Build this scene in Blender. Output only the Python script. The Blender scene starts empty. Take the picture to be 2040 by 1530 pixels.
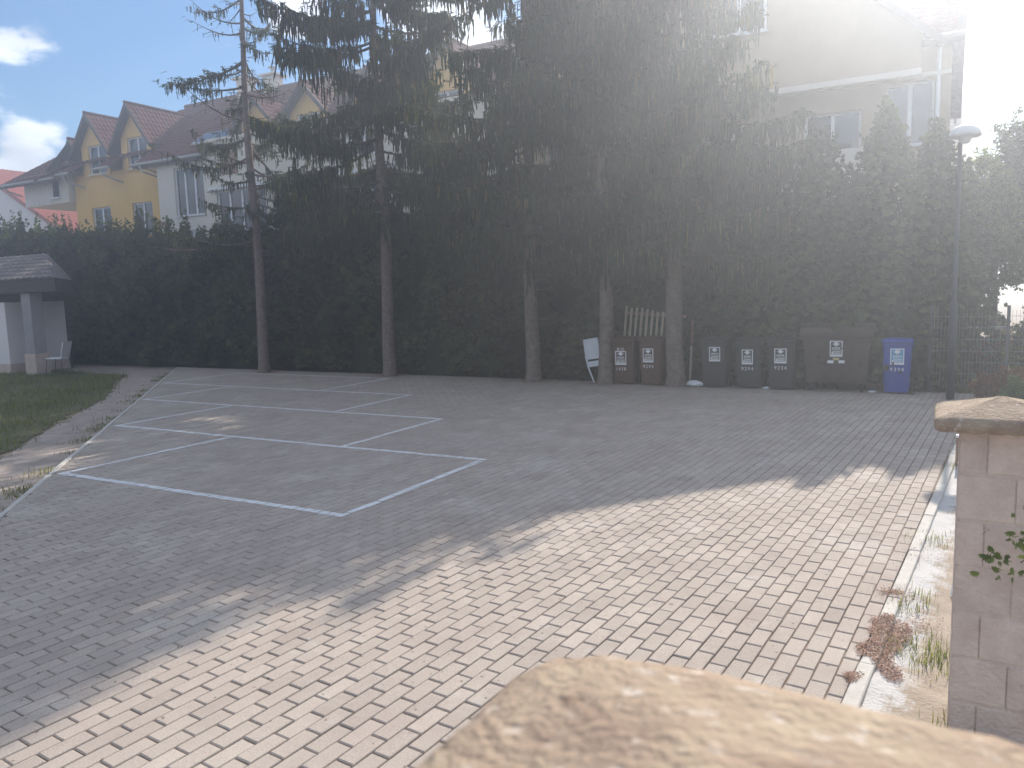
import bpy, math, random
import numpy as np
from mathutils import Vector, Matrix
random.seed(7); rng = np.random.default_rng(7)
sc = bpy.context.scene
C = bpy.context.collection
R = math.radians

# ------------------------------------------------------------------ camera
EYE = 1.95
CAMX = np.array([[0.876562, -0.033026, 0.480155], [0.480519, 0.116474, -0.869216], [-0.027219, 0.992645, 0.117966]])
FPX = 1539.9
cd = bpy.data.cameras.new('camera'); cam = bpy.data.objects.new('camera', cd); C.objects.link(cam)
m4 = Matrix.Identity(4)
for i in range(3):
    for j in range(3): m4[i][j] = CAMX[i][j]
m4[0][3] = 0; m4[1][3] = 0; m4[2][3] = EYE
cam.matrix_world = m4
cd.sensor_width = 36; cd.lens = FPX / 2040 * 36; cd.clip_start = 0.05; cd.clip_end = 2000
cd.dof.use_dof = True; cd.dof.focus_distance = 9.0; cd.dof.aperture_fstop = 5.6
sc.camera = cam
# ------------------------------------------------------------------ sun, sky, exposure
SUN_AZ, SUN_EL = R(1.0), R(32.0)          # azimuth from +Y towards +X
sl = bpy.data.lights.new('sun', 'SUN'); so = bpy.data.objects.new('sun', sl); C.objects.link(so)
sl.energy = 3.85; sl.angle = R(0.55); sl.color = (1.0, 0.90, 0.78)
sdir = Vector((math.sin(SUN_AZ) * math.cos(SUN_EL), math.cos(SUN_AZ) * math.cos(SUN_EL), math.sin(SUN_EL)))
so.rotation_euler = sdir.to_track_quat('Z', 'Y').to_euler(); so.location = (0, 0, 40)
vs = sc.view_settings
vs.view_transform = 'Standard'; vs.look = 'None'; vs.gamma = 1; vs.use_curve_mapping = False
vs.exposure = 1.22
HAZE_DENSITY = 0.0098; HAZE_G = 0.69
sc.cycles.use_denoising = True; sc.cycles.volume_bounces = 0
sc.cycles.max_bounces = 6; sc.cycles.diffuse_bounces = 3; sc.cycles.glossy_bounces = 3; sc.cycles.transmission_bounces = 4
sc.cycles.transparent_max_bounces = 8
sc.cycles.sample_clamp_indirect = 5


def pixdir(x, y):
    c = np.array([(x - 1020) / FPX, -(y - 765) / FPX, -1.0]); d = CAMX @ c
    return d / np.linalg.norm(d)


world = bpy.data.worlds.new('World'); sc.world = world; world.use_nodes = True
nt = world.node_tree; nt.nodes.clear()
def N(t, **k):
    n = nt.nodes.new(t)
    for a, b in k.items(): setattr(n, a, b)
    return n
def Lk(a, b): nt.links.new(a, b)
out = N('ShaderNodeOutputWorld'); bg = N('ShaderNodeBackground'); bg.inputs[1].default_value = 0.13
sky = N('ShaderNodeTexSky'); sky.sky_type = 'NISHITA'; sky.sun_disc = False
sky.sun_elevation = SUN_EL; sky.sun_rotation = SUN_AZ; sky.air_density = 1.0; sky.dust_density = 0.25; sky.ozone_density = 1.5
tc = N('ShaderNodeTexCoord')
mp = N('ShaderNodeMapping'); mp.inputs['Scale'].default_value = (1, 1, 2.2); Lk(tc.outputs['Generated'], mp.inputs[0])
no = N('ShaderNodeTexNoise'); no.inputs['Scale'].default_value = 6.5; no.inputs['Detail'].default_value = 9; no.inputs['Roughness'].default_value = 0.56
Lk(mp.outputs[0], no.inputs[0])
acc = None
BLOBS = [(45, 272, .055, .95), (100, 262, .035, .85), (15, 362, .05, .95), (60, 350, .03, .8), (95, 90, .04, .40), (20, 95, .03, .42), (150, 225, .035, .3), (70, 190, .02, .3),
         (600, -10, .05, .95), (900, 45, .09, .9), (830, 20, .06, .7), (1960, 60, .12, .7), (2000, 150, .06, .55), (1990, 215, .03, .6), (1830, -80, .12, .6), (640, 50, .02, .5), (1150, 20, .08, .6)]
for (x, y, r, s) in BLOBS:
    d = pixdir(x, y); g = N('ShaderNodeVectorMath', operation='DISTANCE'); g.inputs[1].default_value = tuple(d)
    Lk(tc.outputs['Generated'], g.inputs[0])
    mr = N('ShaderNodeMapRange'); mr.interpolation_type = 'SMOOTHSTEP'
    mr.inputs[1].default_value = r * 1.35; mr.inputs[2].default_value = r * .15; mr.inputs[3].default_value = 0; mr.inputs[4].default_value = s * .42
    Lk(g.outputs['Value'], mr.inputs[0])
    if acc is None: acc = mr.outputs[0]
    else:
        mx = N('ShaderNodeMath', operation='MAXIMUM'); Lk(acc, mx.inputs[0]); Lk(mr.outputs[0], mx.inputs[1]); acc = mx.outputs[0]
g = N('ShaderNodeVectorMath', operation='DISTANCE'); g.inputs[1].default_value = tuple(pixdir(1020, 300)); Lk(tc.outputs['Generated'], g.inputs[0])  # extra cloud cover away from the view, added to brighten the shade
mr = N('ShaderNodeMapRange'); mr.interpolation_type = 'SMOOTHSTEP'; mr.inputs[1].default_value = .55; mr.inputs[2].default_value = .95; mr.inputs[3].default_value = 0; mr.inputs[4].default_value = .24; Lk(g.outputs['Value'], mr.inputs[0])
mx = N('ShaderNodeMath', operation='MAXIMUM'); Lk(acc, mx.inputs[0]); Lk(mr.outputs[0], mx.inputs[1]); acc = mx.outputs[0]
skys = N('ShaderNodeVectorMath', operation='MULTIPLY'); skys.inputs[1].default_value = (.32, .42, .50); Lk(sky.outputs[0], skys.inputs[0])
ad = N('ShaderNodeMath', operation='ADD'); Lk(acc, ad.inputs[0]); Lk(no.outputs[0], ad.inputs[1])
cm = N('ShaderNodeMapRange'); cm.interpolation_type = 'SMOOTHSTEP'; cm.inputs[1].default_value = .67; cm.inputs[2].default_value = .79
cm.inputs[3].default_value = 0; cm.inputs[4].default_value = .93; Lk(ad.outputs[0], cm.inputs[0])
no2 = N('ShaderNodeTexNoise'); no2.inputs['Scale'].default_value = 11; no2.inputs['Detail'].default_value = 5; Lk(mp.outputs[0], no2.inputs[0])
cr = N('ShaderNodeMapRange'); cr.inputs[1].default_value = .3; cr.inputs[2].default_value = .6; cr.inputs[3].default_value = .62; cr.inputs[4].default_value = 1.0
Lk(no2.outputs[0], cr.inputs[0])
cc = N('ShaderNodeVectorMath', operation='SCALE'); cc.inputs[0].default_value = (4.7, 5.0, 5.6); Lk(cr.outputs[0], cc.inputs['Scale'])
mix = N('ShaderNodeMix'); mix.data_type = 'RGBA'
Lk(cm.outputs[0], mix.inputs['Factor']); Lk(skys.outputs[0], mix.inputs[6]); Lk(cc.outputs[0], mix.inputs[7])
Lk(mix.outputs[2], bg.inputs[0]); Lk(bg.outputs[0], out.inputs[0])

# ------------------------------------------------------------------ helpers
def ray(x, y): return CAMX @ np.array([(x - 1020) / FPX, -(y - 765) / FPX, -1.0])
def G(x, y, z=0.0):
    d = ray(x, y); t = (z - EYE) / d[2]; return (d[0] * t, d[1] * t)
def PY(x, y, Y):
    d = ray(x, y); t = Y / d[1]; return (d[0] * t, EYE + d[2] * t)
def proj(p):
    c = CAMX.T @ (np.asarray(p, float) - np.array([0, 0, EYE]))
    return 1020 + FPX * c[0] / -c[2], 765 - FPX * c[1] / -c[2], -c[2]

_m = {}
def mat(name, col, col2=None, rough=.8, scale=4.0, bump=0.0, bscale=40.0, spec=.3, trans=0.0, tone=0.0, metallic=0.0, extra=None, detail=6, coords='Object'):
    if name in _m: return _m[name]
    m = bpy.data.materials.new(name); m.use_nodes = True; _m[name] = m
    t = m.node_tree; ns = t.nodes; lk = t.links.new
    b = ns['Principled BSDF']; b.inputs['Roughness'].default_value = rough; b.inputs['Specular IOR Level'].default_value = spec; b.inputs['Metallic'].default_value = metallic
    tcn = ns.new('ShaderNodeTexCoord'); vec = tcn.outputs[coords]
    if coords == 'Object':
        gm = ns.new('ShaderNodeNewGeometry'); vec = gm.outputs['Position']
    col_out = None
    if col2 is not None:
        n = ns.new('ShaderNodeTexNoise'); n.inputs['Scale'].default_value = scale; n.inputs['Detail'].default_value = detail; n.inputs['Roughness'].default_value = .62
        lk(vec, n.inputs[0])
        mr = ns.new('ShaderNodeMapRange'); mr.inputs[1].default_value = .32; mr.inputs[2].default_value = .68; lk(n.outputs[0], mr.inputs[0])
        mx = ns.new('ShaderNodeMix'); mx.data_type = 'RGBA'; mx.inputs[6].default_value = (*col, 1); mx.inputs[7].default_value = (*col2, 1)
        lk(mr.outputs[0], mx.inputs['Factor']); col_out = mx.outputs[2]
    else:
        rgb = ns.new('ShaderNodeRGB'); rgb.outputs[0].default_value = (*col, 1); col_out = rgb.outputs[0]
    if extra: col_out = extra(t, vec, col_out)
    if tone:
        a = ns.new('ShaderNodeAttribute'); a.attribute_name = 'tone'
        mr2 = ns.new('ShaderNodeMapRange'); mr2.inputs[3].default_value = 1 - tone; mr2.inputs[4].default_value = 1 + tone; lk(a.outputs['Fac'], mr2.inputs[0])
        sc_ = ns.new('ShaderNodeVectorMath'); sc_.operation = 'SCALE'; lk(col_out, sc_.inputs[0]); lk(mr2.outputs[0], sc_.inputs['Scale']); col_out = sc_.outputs[0]
    lk(col_out, b.inputs['Base Color'])
    if bump:
        n2 = ns.new('ShaderNodeTexNoise'); n2.inputs['Scale'].default_value = bscale; n2.inputs['Detail'].default_value = 5; lk(vec, n2.inputs[0])
        bp = ns.new('ShaderNodeBump'); bp.inputs['Strength'].default_value = bump; bp.inputs['Distance'].default_value = .01; lk(n2.outputs[0], bp.inputs['Height']); lk(bp.outputs[0], b.inputs['Normal'])
    if trans:
        tr = ns.new('ShaderNodeBsdfTranslucent'); ms = ns.new('ShaderNodeMixShader'); ms.inputs[0].default_value = trans
        s2 = ns.new('ShaderNodeVectorMath'); s2.operation = 'MULTIPLY'; s2.inputs[1].default_value = (1.5, 1.55, .9); lk(col_out, s2.inputs[0]); lk(s2.outputs[0], tr.inputs[0])
        lk(b.outputs[0], ms.inputs[1]); lk(tr.outputs[0], ms.inputs[2]); lk(ms.outputs[0], ns['Material Output'].inputs[0])
    return m


class MB:
    def __init__(s): s.v = []; s.f = []; s.t = []
    def add(s, vs, fs, tone=None):
        o = len(s.v); s.v.extend([tuple(map(float, p)) for p in vs]); s.f.extend([tuple(i + o for i in f) for f in fs])
        s.t.extend([random.random() if tone is None else tone] * len(fs)); return s
    def box(s, x0, x1, y0, y1, z0, z1, tone=None):
        return s.add([(x0, y0, z0), (x1, y0, z0), (x1, y1, z0), (x0, y1, z0), (x0, y0, z1), (x1, y0, z1), (x1, y1, z1), (x0, y1, z1)],
                     [(3, 2, 1, 0), (4, 5, 6, 7), (0, 1, 5, 4), (1, 2, 6, 5), (2, 3, 7, 6), (3, 0, 4, 7)], tone)
    def bbox(s, x0, x1, y0, y1, z0, z1, b=.004, tone=None):     # box with chamfered edges along all sides
        o = []
        for (z, e) in ((z0, b), (z0 + b, 0), (z1 - b, 0), (z1, b)):
            o.append([(x0 + e, y0 + e, z), (x1 - e, y0 + e, z), (x1 - e, y1 - e, z), (x0 + e, y1 - e, z)])
        return s.loft(o, tone=tone)
    def loft(s, rings, cap0=True, cap1=True, tone=None):
        n = len(rings[0]); vs = [p for r in rings for p in r]; fs = []
        for k in range(len(rings) - 1):
            for i in range(n):
                j = (i + 1) % n; fs.append((k * n + i, k * n + j, (k + 1) * n + j, (k + 1) * n + i))
        if cap0: fs.append(tuple(range(n - 1, -1, -1)))
        if cap1: fs.append(tuple((len(rings) - 1) * n + i for i in range(n)))
        return s.add(vs, fs, tone)
    def tube(s, pts, rad, n=8, cap=True, tone=None):
        pts = [Vector(p) for p in pts]; rings = []
        for k, p in enumerate(pts):
            d = (pts[min(k + 1, len(pts) - 1)] - pts[max(k - 1, 0)]).normalized()
            a = d.orthogonal().normalized() if abs(d.z) < .95 else Vector((1, 0, 0)).cross(d).normalized()
            if k and rings: 
                a = (prev - d * prev.dot(d)).normalized()
            prev = a; b = d.cross(a); r = rad[k] if hasattr(rad, '__len__') else rad
            rings.append([p + (a * math.cos(2 * math.pi * i / n) + b * math.sin(2 * math.pi * i / n)) * r for i in range(n)])
        return s.loft(rings, cap, cap, tone)
    def prism(s, poly, z0, z1, b=.003, tone=None):
        cx = sum(p[0] for p in poly) / len(poly); cy = sum(p[1] for p in poly) / len(poly)
        rad = max(math.hypot(p[0] - cx, p[1] - cy) for p in poly); k = 1 - b * 1.5 / rad
        inn = [(cx + (p[0] - cx) * k, cy + (p[1] - cy) * k) for p in poly]
        return s.loft([[(*p, z0) for p in poly], [(*p, z1 - b) for p in poly], [(*p, z1) for p in inn]], cap0=False, tone=tone)
    def build(s, name, m, parent=None, loc=None, smooth=False, kind=None, mats=None):
        me = bpy.data.meshes.new(name); me.from_pydata(s.v, [], s.f); me.update()
        a = me.attributes.new('tone', 'FLOAT', 'FACE'); a.data.foreach_set('value', s.t)
        me.materials.append(m)
        if smooth: me.polygons.foreach_set('use_smooth', [True] * len(me.polygons))
        o = bpy.data.objects.new(name, me); C.objects.link(o)
        if loc: o.location = loc
        if parent: o.parent = parent
        if kind: o['kind'] = kind
        return o

def big_mesh(name, verts, faces, m, parent=None, tone=None, kind=None):
    """verts (N,3), faces (M,k) arrays"""
    me = bpy.data.meshes.new(name); verts = np.asarray(verts, np.float32); faces = np.asarray(faces, np.int32); k = faces.shape[1]
    me.vertices.add(len(verts)); me.vertices.foreach_set('co', verts.ravel())
    me.loops.add(faces.size); me.loops.foreach_set('vertex_index', faces.ravel())
    me.polygons.add(len(faces)); me.polygons.foreach_set('loop_start', np.arange(0, faces.size, k, dtype=np.int32))
    me.update(calc_edges=True)
    if tone is not None:
        a = me.attributes.new('tone', 'FLOAT', 'FACE'); a.data.foreach_set('value', np.asarray(tone, np.float32))
    me.materials.append(m)
    o = bpy.data.objects.new(name, me); C.objects.link(o)
    if parent: o.parent = parent
    if kind: o['kind'] = kind
    return o

def scatter(tv, tf, pos, rot, scl):
    """tv (n,3) tf (m,k), pos (N,3), rot (N,3,3), scl (N,3)"""
    v = tv[None] * scl[:, None, :]
    v = np.einsum('nij,nkj->nki', rot, v) + pos[:, None, :]
    f = tf[None] + (np.arange(len(pos)) * len(tv))[:, None, None]
    return v.reshape(-1, 3), f.reshape(-1, tf.shape[1])

def rotz(a):
    c, s_ = np.cos(a), np.sin(a); z = np.zeros_like(a); o = np.ones_like(a)
    return np.stack([np.stack([c, -s_, z], -1), np.stack([s_, c, z], -1), np.stack([z, z, o], -1)], -2)
def rotx(a):
    c, s_ = np.cos(a), np.sin(a); z = np.zeros_like(a); o = np.ones_like(a)
    return np.stack([np.stack([o, z, z], -1), np.stack([z, c, -s_], -1), np.stack([z, s_, c], -1)], -2)
def rot_random(n): 
    return rotz(rng.uniform(0, 6.28, n)) @ rotx(rng.uniform(0, 6.28, n)) @ rotz(rng.uniform(0, 6.28, n))

def thing(name, label, cat, loc=(0, 0, 0), rz=0, group=None):
    o = bpy.data.objects.new(name, None); C.objects.link(o); o.location = loc; o.rotation_euler.z = rz
    o.empty_display_size = .2
    return tag(o, label, cat, group)
def tag(o, label, cat, group=None):
    o['label'] = label; o['category'] = cat
    if group: o['group'] = group
    return o

def text_mesh(name, s, size, m, parent, loc, align='CENTER', rot=(math.pi / 2, 0, 0)):
    cu = bpy.data.curves.new(name, 'FONT'); cu.body = s; cu.size = size; cu.align_x = align; cu.extrude = .001; cu.resolution_u = 2; cu.space_character = 1.25
    t = bpy.data.objects.new(name, cu); C.objects.link(t)
    dg = bpy.context.evaluated_depsgraph_get(); me = bpy.data.meshes.new_from_object(t.evaluated_get(dg))
    bpy.data.objects.remove(t); me.materials.clear(); me.materials.append(m)
    o = bpy.data.objects.new(name, me); C.objects.link(o); o.parent = parent; o.location = loc; o.rotation_euler = rot
    return o

def hnoise(x, y, s=1.0, seed=0):
    return (np.sin(x * 1.7 * s + seed) * np.cos(y * 1.3 * s + 2 * seed) + .5 * np.sin(x * 3.9 * s + 1.3 + seed) * np.sin(y * 4.3 * s + .7) + .25 * np.sin(x * 9.1 * s + y * 7.7 * s + seed)) / 1.75

# ------------------------------------------------------------------ materials
def paver_extra(t, vec, col):
    ns = t.nodes; lk = t.links.new
    # pale efflorescence in patches, fine speckle
    n = ns.new('ShaderNodeTexNoise'); n.inputs['Scale'].default_value = 1.1; n.inputs['Detail'].default_value = 7; n.inputs['Roughness'].default_value = .75; lk(vec, n.inputs[0])
    mr = ns.new('ShaderNodeMapRange'); mr.inputs[1].default_value = .53; mr.inputs[2].default_value = .72; mr.inputs[4].default_value = .42; lk(n.outputs[0], mr.inputs[0])
    mx = ns.new('ShaderNodeMix'); mx.data_type = 'RGBA'; mx.inputs[7].default_value = (.60, .58, .54, 1); lk(mr.outputs[0], mx.inputs['Factor']); lk(col, mx.inputs[6])
    n2 = ns.new('ShaderNodeTexNoise'); n2.inputs['Scale'].default_value = 160; n2.inputs['Detail'].default_value = 2; lk(vec, n2.inputs[0])
    m2 = ns.new('ShaderNodeMapRange'); m2.inputs[1].default_value = .33; m2.inputs[2].default_value = .6; m2.inputs[3].default_value = .8; m2.inputs[4].default_value = 1.05; lk(n2.outputs[0], m2.inputs[0])
    s = ns.new('ShaderNodeVectorMath'); s.operation = 'SCALE'; lk(mx.outputs[2], s.inputs[0]); lk(m2.outputs[0], s.inputs['Scale'])
    n3 = ns.new('ShaderNodeTexNoise'); n3.inputs['Scale'].default_value = 24; n3.inputs['Detail'].default_value = 1; lk(vec, n3.inputs[0])
    m3 = ns.new('ShaderNodeMapRange'); m3.inputs[1].default_value = .23; m3.inputs[2].default_value = .27; m3.inputs[3].default_value = .45; m3.inputs[4].default_value = 1.0; lk(n3.outputs[0], m3.inputs[0])
    s3 = ns.new('ShaderNodeVectorMath'); s3.operation = 'SCALE'; lk(s.outputs[0], s3.inputs[0]); lk(m3.outputs[0], s3.inputs['Scale'])
    return s3.outputs[0]
M_paver = mat('concrete_paver', (.345, .295, .26), (.41, .36, .315), .9, 1.6, .35, 220, tone=.10, extra=paver_extra, spec=.2)
M_joint = mat('joint_sand', (.17, .125, .10), (.27, .21, .17), .95, 14, .4, 90)
M_paint = mat('white_road_paint', (.70, .71, .72), (.60, .61, .62), .7, 9, .15, 120)
M_kerb = mat('kerb_concrete', (.52, .50, .46), (.42, .40, .37), .9, 7, .4, 120)
M_kerb_dark = mat('grey_render', (.25, .24, .25), (.32, .31, .32), .9, 5, .3, 90)
M_muted = mat('greyish_ochre_render', (.36, .28, .19), (.42, .33, .23), .95, 1.2, .15, 150)
M_soil = mat('soil', (.20, .155, .11), (.30, .24, .18), .95, 3, .6, 30)
M_dirt = mat('dirt_path', (.27, .225, .19), (.40, .34, .30), .95, 5, 1.0, 60, detail=10)
M_lawn = mat('lawn_soil', (.07, .085, .03), (.14, .12, .06), .95, 3, .5, 20)
def lime_extra(t, vec, col):
    ns = t.nodes; lk = t.links.new
    a = ns.new('ShaderNodeAttribute'); a.attribute_name = 'tone'
    n = ns.new('ShaderNodeTexNoise'); n.inputs['Scale'].default_value = 9; n.inputs['Detail'].default_value = 8; n.inputs['Roughness'].default_value = .7; lk(vec, n.inputs[0])
    ad = ns.new('ShaderNodeMath'); ad.operation = 'ADD'; lk(a.outputs['Fac'], ad.inputs[0]); lk(n.outputs[0], ad.inputs[1])
    mr = ns.new('ShaderNodeMapRange'); mr.inputs[1].default_value = .92; mr.inputs[2].default_value = 1.12; lk(ad.outputs[0], mr.inputs[0])
    mx = ns.new('ShaderNodeMix'); mx.data_type = 'RGBA'; lk(col, mx.inputs[6]); mx.inputs[7].default_value = (.47, .46, .45, 1); lk(mr.outputs[0], mx.inputs['Factor'])
    return mx.outputs[2]
M_verge = mat('sand_and_lime', (.27, .22, .17), (.36, .30, .24), .95, 5, .8, 45, extra=lime_extra)
def stone_extra(t, vec, col):
    ns = t.nodes; lk = t.links.new; cur = col
    for (sc2, lo, hi, c2) in ((38, .60, .70, (.46, .41, .36, 1)), (23, .62, .72, (.17, .115, .085, 1)), (70, .68, .74, (.42, .38, .33, 1))):
        n = ns.new('ShaderNodeTexNoise'); n.inputs['Scale'].default_value = sc2; n.inputs['Detail'].default_value = 3; lk(vec, n.inputs[0])
        mr = ns.new('ShaderNodeMapRange'); mr.inputs[1].default_value = lo; mr.inputs[2].default_value = hi; mr.inputs[4].default_value = .8; lk(n.outputs[0], mr.inputs[0])
        mx = ns.new('ShaderNodeMix'); mx.data_type = 'RGBA'; mx.inputs[7].default_value = c2; lk(mr.outputs[0], mx.inputs['Factor']); lk(cur, mx.inputs[6]); cur = mx.outputs[2]
    return cur
M_stone = mat('cap_stone', (.23, .165, .125), (.34, .275, .20), .9, 12, .9, 90, extra=stone_extra)
M_block = mat('split_block', (.48, .38, .325), (.60, .50, .43), .95, 9, 1.0, 50, tone=.10)
M_bark = mat('spruce_bark', (.12, .09, .075), (.24, .19, .165), .95, 11, 1.0, 28, detail=8)
M_twig = mat('bare_twig', (.10, .075, .06), (.17, .13, .10), .9, 10)
M_spruce = mat('spruce_needles', (.022, .038, .018), (.05, .062, .026), .75, 2.0, trans=.32, tone=.45)
M_spruce_tan = mat('light_tint_strands', (.15, .12, .06), (.09, .085, .04), .8, 3.0, trans=.4, tone=.4)  # tan colour stands for light catching and passing through the strands
M_thuja = mat('thuja_sprays', (.024, .044, .018), (.10, .105, .045), .8, .9, trans=.28, tone=.6)
M_thuja_tip = mat('thuja_tips', (.09, .11, .045), (.06, .08, .03), .8, 1.3, trans=.4, tone=.4)
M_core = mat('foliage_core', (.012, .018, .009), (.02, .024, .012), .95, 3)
M_leaf = mat('bush_leaf', (.10, .14, .04), (.17, .19, .07), .6, 2, trans=.45, tone=.4)
M_leaf_dark = mat('dark_tree_leaf', (.05, .07, .028), (.10, .11, .045), .6, 1.5, trans=.4, tone=.45)
M_leaf_red = mat('russet_leaf', (.16, .06, .035), (.22, .11, .05), .7, 3, trans=.4, tone=.4)
M_grass = mat('grass_blade', (.11, .14, .045), (.21, .20, .08), .7, 1.2, trans=.4, tone=.4)
M_litter = mat('brown_litter', (.29, .165, .125), (.40, .26, .19), .9, 20, tone=.45)
M_yellow = mat('yellow_render', (.68, .43, .13), (.73, .48, .16), .95, 1.2, .15, 150)
M_orange = mat('orange_render', (.40, .19, .06), (.44, .22, .08), .95, 1.2, .15, 150)
M_cream = mat('cream_render', (.62, .58, .50), (.68, .64, .57), .95, 1.0, .15, 150)
M_white = mat('white_render', (.70, .67, .66), (.75, .72, .71), .95, 1.0, .15, 150)
M_tile = mat('brown_roof_tile', (.075, .03, .03), (.13, .052, .045), .92, 3.0, .3, 60, tone=.12, spec=.1)
M_tile_red = mat('red_roof_tile', (.38, .09, .05), (.30, .07, .045), .8, 2.0, .3, 60)
M_tile_grey = mat('grey_roof_tile', (.10, .085, .085), (.20, .17, .16), .8, 4.0, .3, 60)
M_fascia = mat('dark_fascia', (.035, .025, .028), (.05, .035, .035), .6, 5)
M_zinc = mat('zinc_gutter', (.28, .30, .32), (.34, .35, .37), .4, 5, metallic=.6)
M_frame = mat('white_window_frame', (.72, .74, .76), None, .4)
M_glass = mat('window_glass', (.015, .022, .035), None, .04, spec=1.0)
M_curtain = mat('grey_curtain', (.20, .21, .25), (.28, .29, .33), .9, 8)
M_wood = mat('weathered_wood', (.22, .14, .09), (.32, .22, .15), .9, 12)
M_palew = mat('pale_slat_wood', (.46, .38, .28), (.56, .48, .37), .9, 12)
M_plast_w = mat('white_plastic', (.68, .70, .72), (.60, .62, .65), .5, 6)
M_dark = mat('dark_metal', (.06, .065, .07), (.09, .09, .095), .5, 8)
M_lamp = mat('lamp_dome', (.62, .63, .62), (.55, .56, .55), .5, 8)
M_wheel = mat('black_rubber', (.02, .02, .02), None, .8)
def binmat(n, c): return mat(n, c, tuple(x * 1.25 for x in c), .5, 7, .1, 60, spec=.35)
M_bbrown = binmat('brown_bin_plastic', (.075, .035, .022)); M_bblack = binmat('black_bin_plastic', (.025, .027, .026)); M_bblue = binmat('blue_bin_plastic', (.02, .05, .26)); M_bcont = binmat('dark_container_plastic', (.05, .035, .03))
M_stick = mat('white_sticker', (.75, .76, .76), None, .6)
M_sticky = mat('yellow_sticker', (.55, .5, .2), None, .6)
M_stickblue = mat('blue_sticker', (.08, .30, .50), None, .6)

# ------------------------------------------------------------------ the ground
g = MB(); n = 60
xs = np.concatenate([np.linspace(-175, -45, 14), np.linspace(-40, 12, 53), np.linspace(18, 150, 12)]); ys = np.concatenate([np.linspace(-150, -10, 8), np.linspace(-6, 30, 37), np.linspace(36, 175, 12)])
gv = [(x, y, -.075) for y in ys for x in xs]
nx = len(xs)
g.add(gv, [(j * nx + i, j * nx + i + 1, (j + 1) * nx + i + 1, (j + 1) * nx + i) for j in range(len(ys) - 1) for i in range(nx - 1)])
o = g.build('ground', M_soil, kind='structure')

# paved lot
LOT = [(-1.9, -1.5), (-.77, -1.5), (.62, 15.35), (-19.83, 15.35)]
def clip(poly, half):     # half = (px,py,nx,ny) keep side where (p-pt).n >= 0
    px, py, nx_, ny_ = half; outp = []
    for i in range(len(poly)):
        a = poly[i]; b = poly[(i + 1) % len(poly)]
        da = (a[0] - px) * nx_ + (a[1] - py) * ny_; db = (b[0] - px) * nx_ + (b[1] - py) * ny_
        if da >= 0: outp.append(a)
        if (da >= 0) != (db >= 0):
            t = da / (da - db); outp.append((a[0] + (b[0] - a[0]) * t, a[1] + (b[1] - a[1]) * t))
    return outp
def halves(poly):
    hs = []
    for i in range(len(poly)):
        a = poly[i]; b = poly[(i + 1) % len(poly)]; dx, dy = b[0] - a[0], b[1] - a[1]; L = math.hypot(dx, dy); hs.append((a[0], a[1], -dy / L, dx / L))
    return hs
lot_h = halves(LOT)
def area(p): return abs(sum(p[i][0] * p[(i + 1) % len(p)][1] - p[(i + 1) % len(p)][0] * p[i][1] for i in range(len(p)))) / 2

lot = MB(); lot.add([(x, y, -.0105) for x, y in LOT] + [(x, y, -.074) for x, y in LOT], [(0, 1, 2, 3)] + [(i, i + 4, (i + 1) % 4 + 4, (i + 1) % 4) for i in range(4)])
lot_o = lot.build('parking_lot', M_joint, kind='structure')
PANG = R(4.3); PL, PW = .2125, .0975; rd = (math.sin(PANG), math.cos(PANG)); cdv = (math.cos(PANG), -math.sin(PANG))
pavers = []
ox, oy = -.31, 3.77
for i in range(-220, 10):
    for j in range(-75, 90):
        off = (.5 if i % 2 else 0) + .06 * math.sin(i * .7)
        c0 = (i + .5) * PW; r0 = (j + off) * PL
        cx = ox + cdv[0] * c0 + rd[0] * r0; cy = oy + cdv[1] * c0 + rd[1] * r0
        if not (-20.2 < cx < 1 and -1.8 < cy < 15.6): continue
        if cx < -3.3 - 1.065 * cy - .4: continue
        jx = random.gauss(0, .0012); jy = random.gauss(0, .0009); ja = random.gauss(0, .006)
        hw = PW / 2 - .0036; hl = PL / 2 - .0036
        pts = []
        for (a, b) in ((-hw, -hl), (hw, -hl), (hw, hl), (-hw, hl)):
            a2 = a * math.cos(ja) - b * math.sin(ja) + jx; b2 = a * math.sin(ja) + b * math.cos(ja) + jy
            pts.append((cx + cdv[0] * a2 + rd[0] * b2, cy + cdv[1] * a2 + rd[1] * b2))
        p = pts
        if any((q[0] - h[0]) * h[2] + (q[1] - h[1]) * h[3] < 0 for q in pts for h in lot_h):
            for h in lot_h:
                p = clip(p, h)
                if len(p) < 3: break
        if len(p) < 3 or area(p) < .003: continue
        dz = random.gauss(0, .0011) + .004 * float(hnoise(cx, cy, .6))
        x_, y_, d_ = proj((cx, cy, 0))
        covered = y_ > 1290 and x_ > 1140 + (1290 - y_) * 1.35 
        vis = (-30 < x_ < 2060 and y_ < 1545 and d_ > 0 and not (covered and y_ > 1290 + (x_ - 1180) * .22))
        pavers.append((d_ if vis else 999, cx, cy, dz, p))
pavers.sort(key=lambda q: q[0])
far = MB()
for k, (d_, cx, cy, dz, p) in enumerate(pavers):
    tone = min(1, max(0, random.gauss(.5, .22)))
    if k < 300:
        b = MB(); b.prism([(q[0] - cx, q[1] - cy) for q in p], -.06, dz, b=.0045, tone=tone); b.build('paver', M_paver, lot_o, loc=(cx, cy, 0))
    else: far.prism(p, -.06, dz, b=.0045, tone=tone)
far.build('far_pavers', M_paver, lot_o, kind='stuff')

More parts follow.
